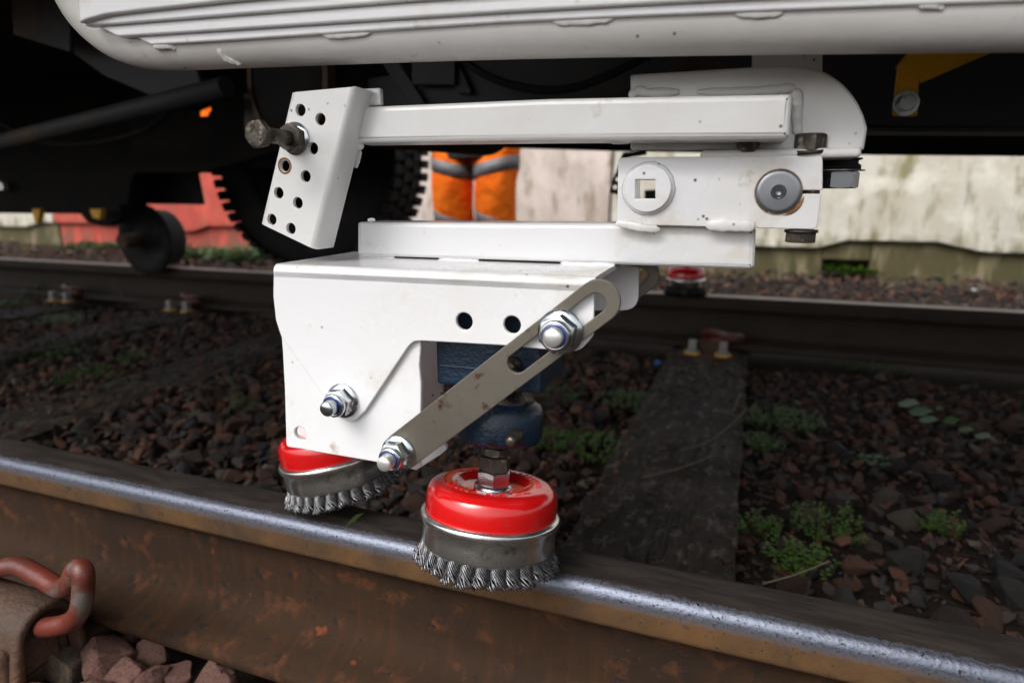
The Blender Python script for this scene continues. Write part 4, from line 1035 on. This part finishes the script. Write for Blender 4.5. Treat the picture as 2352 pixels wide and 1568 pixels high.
    for s in (-1, 1):
        mb = MB(); tube(mb, smoothpath([W+Vector(q) for q in ((s*.15, 0, 1.42), (s*.21, 0, 1.38), (s*.255, .02, 1.12), (s*.25, -.06, .97), (s*.243, -.11, .88))], 6), .058, 14, rf=lambda t_: 1.15-.3*t_); slv = mb.build('sleeve', BLACKC if hs else ORANGE, t)
        if not hs: mb = MB(); tube(mb, [W+Vector((s*.25, -.035, 1.01)), W+Vector((s*.248, -.065, .96))], .060, 14); mb.build('reflective_band', GREYTAPE, slv)
        for k in range(5):
            mb = MB(); b_ = W+Vector((s*.235+(k-2)*.014, -.145, .81)); tube(mb, [b_, b_+Vector((0, -.006, -.035)), b_+Vector((0, -.002, -.062+.006*abs(k-2)))], .0075, 8); mb.build('finger', SKIN, t)
    return t
pz = wy(1093, 430, 2.85)
person(pz.x, 2.85, -.22, True, 'person in orange trousers with grey bands standing beyond the far rail')
pz = wy(458, 255, 5.3)
person(pz.x, 5.3, -.22, False, 'person in an orange jacket barely seen through the chassis gap on the left')

# ------------------------------------------------------------------ weeds
def leafquad(mb, p, d, up_, l, w_):
    s = d.cross(up_).normalized()*w_; m_ = p+d*l*.5+up_*l*.08
    mb.add([p, m_+s, p+d*l-up_*l*.06, m_-s], [[0, 1, 2, 3]], False)
def weed(px, py, rad, n, lab, z=-.19, hgt=.03, leaf=.008, m=None, grp='green weeds between the rails'):
    c = wz(px, py, z); r = random.Random(int(px*7+py)); t = thing('weed', tuple(c), lab, 'weed', grp)
    sm = MB(); lm = MB()
    for _ in range(n):
        a = r.uniform(0, 2*pi); q = rad*sqrt(r.random()); p = c+Vector((cos(a)*q, sin(a)*q*.8, 0)); h = hgt*r.uniform(.4, 1.2)*(1-.5*q/rad)
        lean = Vector((r.uniform(-.5, .5), r.uniform(-.5, .5), 1)); top = p+lean*h
        tube(sm, [p, p.lerp(top, .5)+Vector((r.uniform(-.003, .003),)*2+(0,)), top], .0006, 3, cap=False)
        for k in range(7):
            b_ = p.lerp(top, .3+.7*k/6); a2 = r.uniform(0, 2*pi); d = Vector((cos(a2), sin(a2), r.uniform(-.1, .6))).normalized()
            leafquad(lm, b_, d, Vector((-d.x*.3, -d.y*.3, 1)).normalized(), leaf*r.uniform(.6, 1.3), leaf*.36)
    sm.build('stems', LEAF, t, kind='stuff'); lm.build('leaves', m or LEAF, t, kind='stuff')
weed(1262, 912, .075, 90, 'dense green weed behind the brush beside the blue bearing')
weed(1450, 925, .09, 110, 'green weed sprawling over the top of the broad sleeper')
weed(1262, 1020, .07, 90, 'low green weed directly right of the blue bearing')
weed(1395, 1035, .095, 150, 'largest green weed covering the left edge of the broad sleeper')
weed(1500, 1080, .04, 30, 'thin trailing green weed on the broad sleeper')
weed(1785, 965, .10, 150, 'green weed on the stones at the top right of the broad sleeper')
weed(1735, 1025, .05, 50, 'small green weed in the gap along the right sleeper edge')
weed(1900, 1215, .06, 45, 'sparse ferny green weed right of the broad sleeper near the rail', hgt=.04)
weed(1840, 1305, .05, 40, 'ferny green weed close behind the near rail', hgt=.04)
weed(1745, 1225, .04, 30, 'green weed tuft against the right sleeper edge', hgt=.035)
weed(2170, 1215, .035, 30, 'small green weed at the right among grey stones')
weed(2010, 1060, .035, 35, 'yellow green moss tuft right of the grey stone', hgt=.01, m=LEAF2)
weed(2000, 850, .10, 40, 'sparse weed in the dark below the far rail at right', hgt=.05)
weed(20, 702, .10, 90, 'bright green grass tuft at the left edge below the far rail', m=None, leaf=.014)
weed(130, 742, .14, 140, 'green moss and grass along the pale sleeper on the left', leaf=.013)
weed(110, 815, .13, 80, 'green weed between the two left sleepers', leaf=.012)
weed(200, 870, .10, 60, 'dark green weed on the shaded left sleeper', leaf=.012)
weed(305, 830, .05, 30, 'small weed with upright leaves in the left ballast', leaf=.012)
weed(80, 690, .06, 26, 'tall thin yellow green weed standing at the left', hgt=.11, leaf=.014, m=LEAF2)
weed(560, 940, .03, 14, 'thin yellowish weed stalk among red stones left of the box', hgt=.07, leaf=.007, m=LEAF2)
weed(450, 592, .30, 130, 'pale green grass at the foot of the red barrier', z=-.17, hgt=.10, leaf=.045, m=LEAF2, grp='grass beyond the far rail')
weed(560, 600, .28, 130, 'yellow green grass beside the truck tyre', z=-.17, hgt=.12, leaf=.045, m=LEAF2, grp='grass beyond the far rail')
weed(210, 572, .30, 120, 'short grass before the red barrier at the left', z=-.17, hgt=.07, leaf=.04, m=LEAF2, grp='grass beyond the far rail')
weed(1950, 632, .16, 80, 'mossy weed growing in the pocket of the barrier', z=-.17, hgt=.08, leaf=.03, grp='grass beyond the far rail')
# broad leaved plant on the right
c = wz(2140, 965, -.18); t = thing('broadleaf_plant', tuple(c), 'pale broad leaved plant lying on the stones at right', 'plant')
lm = MB()
for (a, b, l, an) in [(2062, 925, .05, -40), (2085, 945, .05, -20), (2110, 962, .04, -35), (2165, 968, .035, 10), (2200, 985, .03, -30), (2238, 998, .034, -50), (2150, 940, .02, 40)]:
    p = wz(a, b, -.165); th = radians(an); d = Vector((cos(th), sin(th), .25)).normalized(); s = Vector((-d.y*.8, d.x*.8, .45))*l*.34
    lm.add([p, p+d*l*.25+s, p+d*l*.6+s*1.1, p+d*l, p+d*l*.6-s*.9, p+d*l*.25-s*.8, p+d*l*.5-Vector((0, 0, .003))], [[0, 1, 6], [1, 2, 6], [2, 3, 6], [3, 4, 6], [4, 5, 6], [5, 0, 6]], True)
    lm.build('leaf', LEAF2, t); lm = MB()
# loose leaf on the rail, straws and twigs
mb = MB(); a = wz(786, 1216, .0022); b = wz(834, 1178, .010); d = b-a
s = Vector((d.y, -d.x, .2)).normalized()
pts = []
for k in range(7):
    q = k/6; wdt = [.0003, .0006, .0018, .0030, .0030, .0018, .0002][k]; c = a+d*q+Vector((0, 0, .0015*sin(pi*q))); pts += [c-s*wdt, c-Vector((0, 0, .0006)), c+s*wdt]
mb.add(pts, [[3*k+j, 3*k+3+j, 3*k+4+j, 3*k+1+j] for k in range(6) for j in range(2)], True)
o = mb.build('leaf', LEAF2, None, tuple(a)); o.data.materials[0] = mat('fallen_green_leaf', (.11, .17, .045), (.16, .20, .07), 200, rough=.5); tagm(o, 'single narrow green leaf lying on the near rail between the brushes', 'leaf')
def straw(pts, r, lab, z=-.155, m=STRAW, nm='straw'):
    P_ = [wz(a, b, z+dz_) for a, b, dz_ in pts]; mb = MB(); tube(mb, smoothpath(P_, 6), r, 6); o = mb.build(nm, m, None, tuple(P_[0])); tagm(o, lab, nm)
straw([(1752, 1340, .02), (1830, 1318, .03), (1905, 1288, .045)], .0011, 'dry pale straw sticking up near the rail right of the broad sleeper')
straw([(1560, 1035, .0), (1630, 1012, .004), (1695, 960, .006), (1712, 938, .004)], .0016, 'long bleached twig lying across the broad sleeper', nm='twig')
straw([(1700, 905, .003), (1690, 930, .006), (1680, 950, .0)], .0018, 'short bleached twig at the top corner of the broad sleeper', nm='twig')
straw([(1475, 1095, .003), (1560, 1075, .005), (1640, 1045, .003)], .0014, 'thin grey twig low on the broad sleeper', nm='twig')
straw([(250, 660, .02), (275, 672, .03), (282, 692, .0)], .003, 'bent grey twig left of the white box below the far rail', nm='twig')
mb = MB(); p = wz(1510, 832, -.16); lathe(mb, p, (.2, -.3, 1), [(.0001, .004), (.008, .004), (.010, .002), (.010, -.004)], 16)
o = mb.build('bottle_cap', mat('blue_plastic', (.01, .07, .26), rough=.4), None, tuple(p)); tagm(o, 'small blue plastic scrap among the stones behind the link', 'litter')
p = wz(2228, 667, -.16); bm = hull_stone(77, 9, .6); me = bpy.data.meshes.new('stone'); bm.to_mesh(me); bm.free(); me.materials.append(STUD)
o = bpy.data.objects.new('pale_stone', me); COL.objects.link(o); o.location = p; o.scale = (.07, .05, .05); tagm(o, 'single cream coloured stone beyond the far rail at right', 'stone')
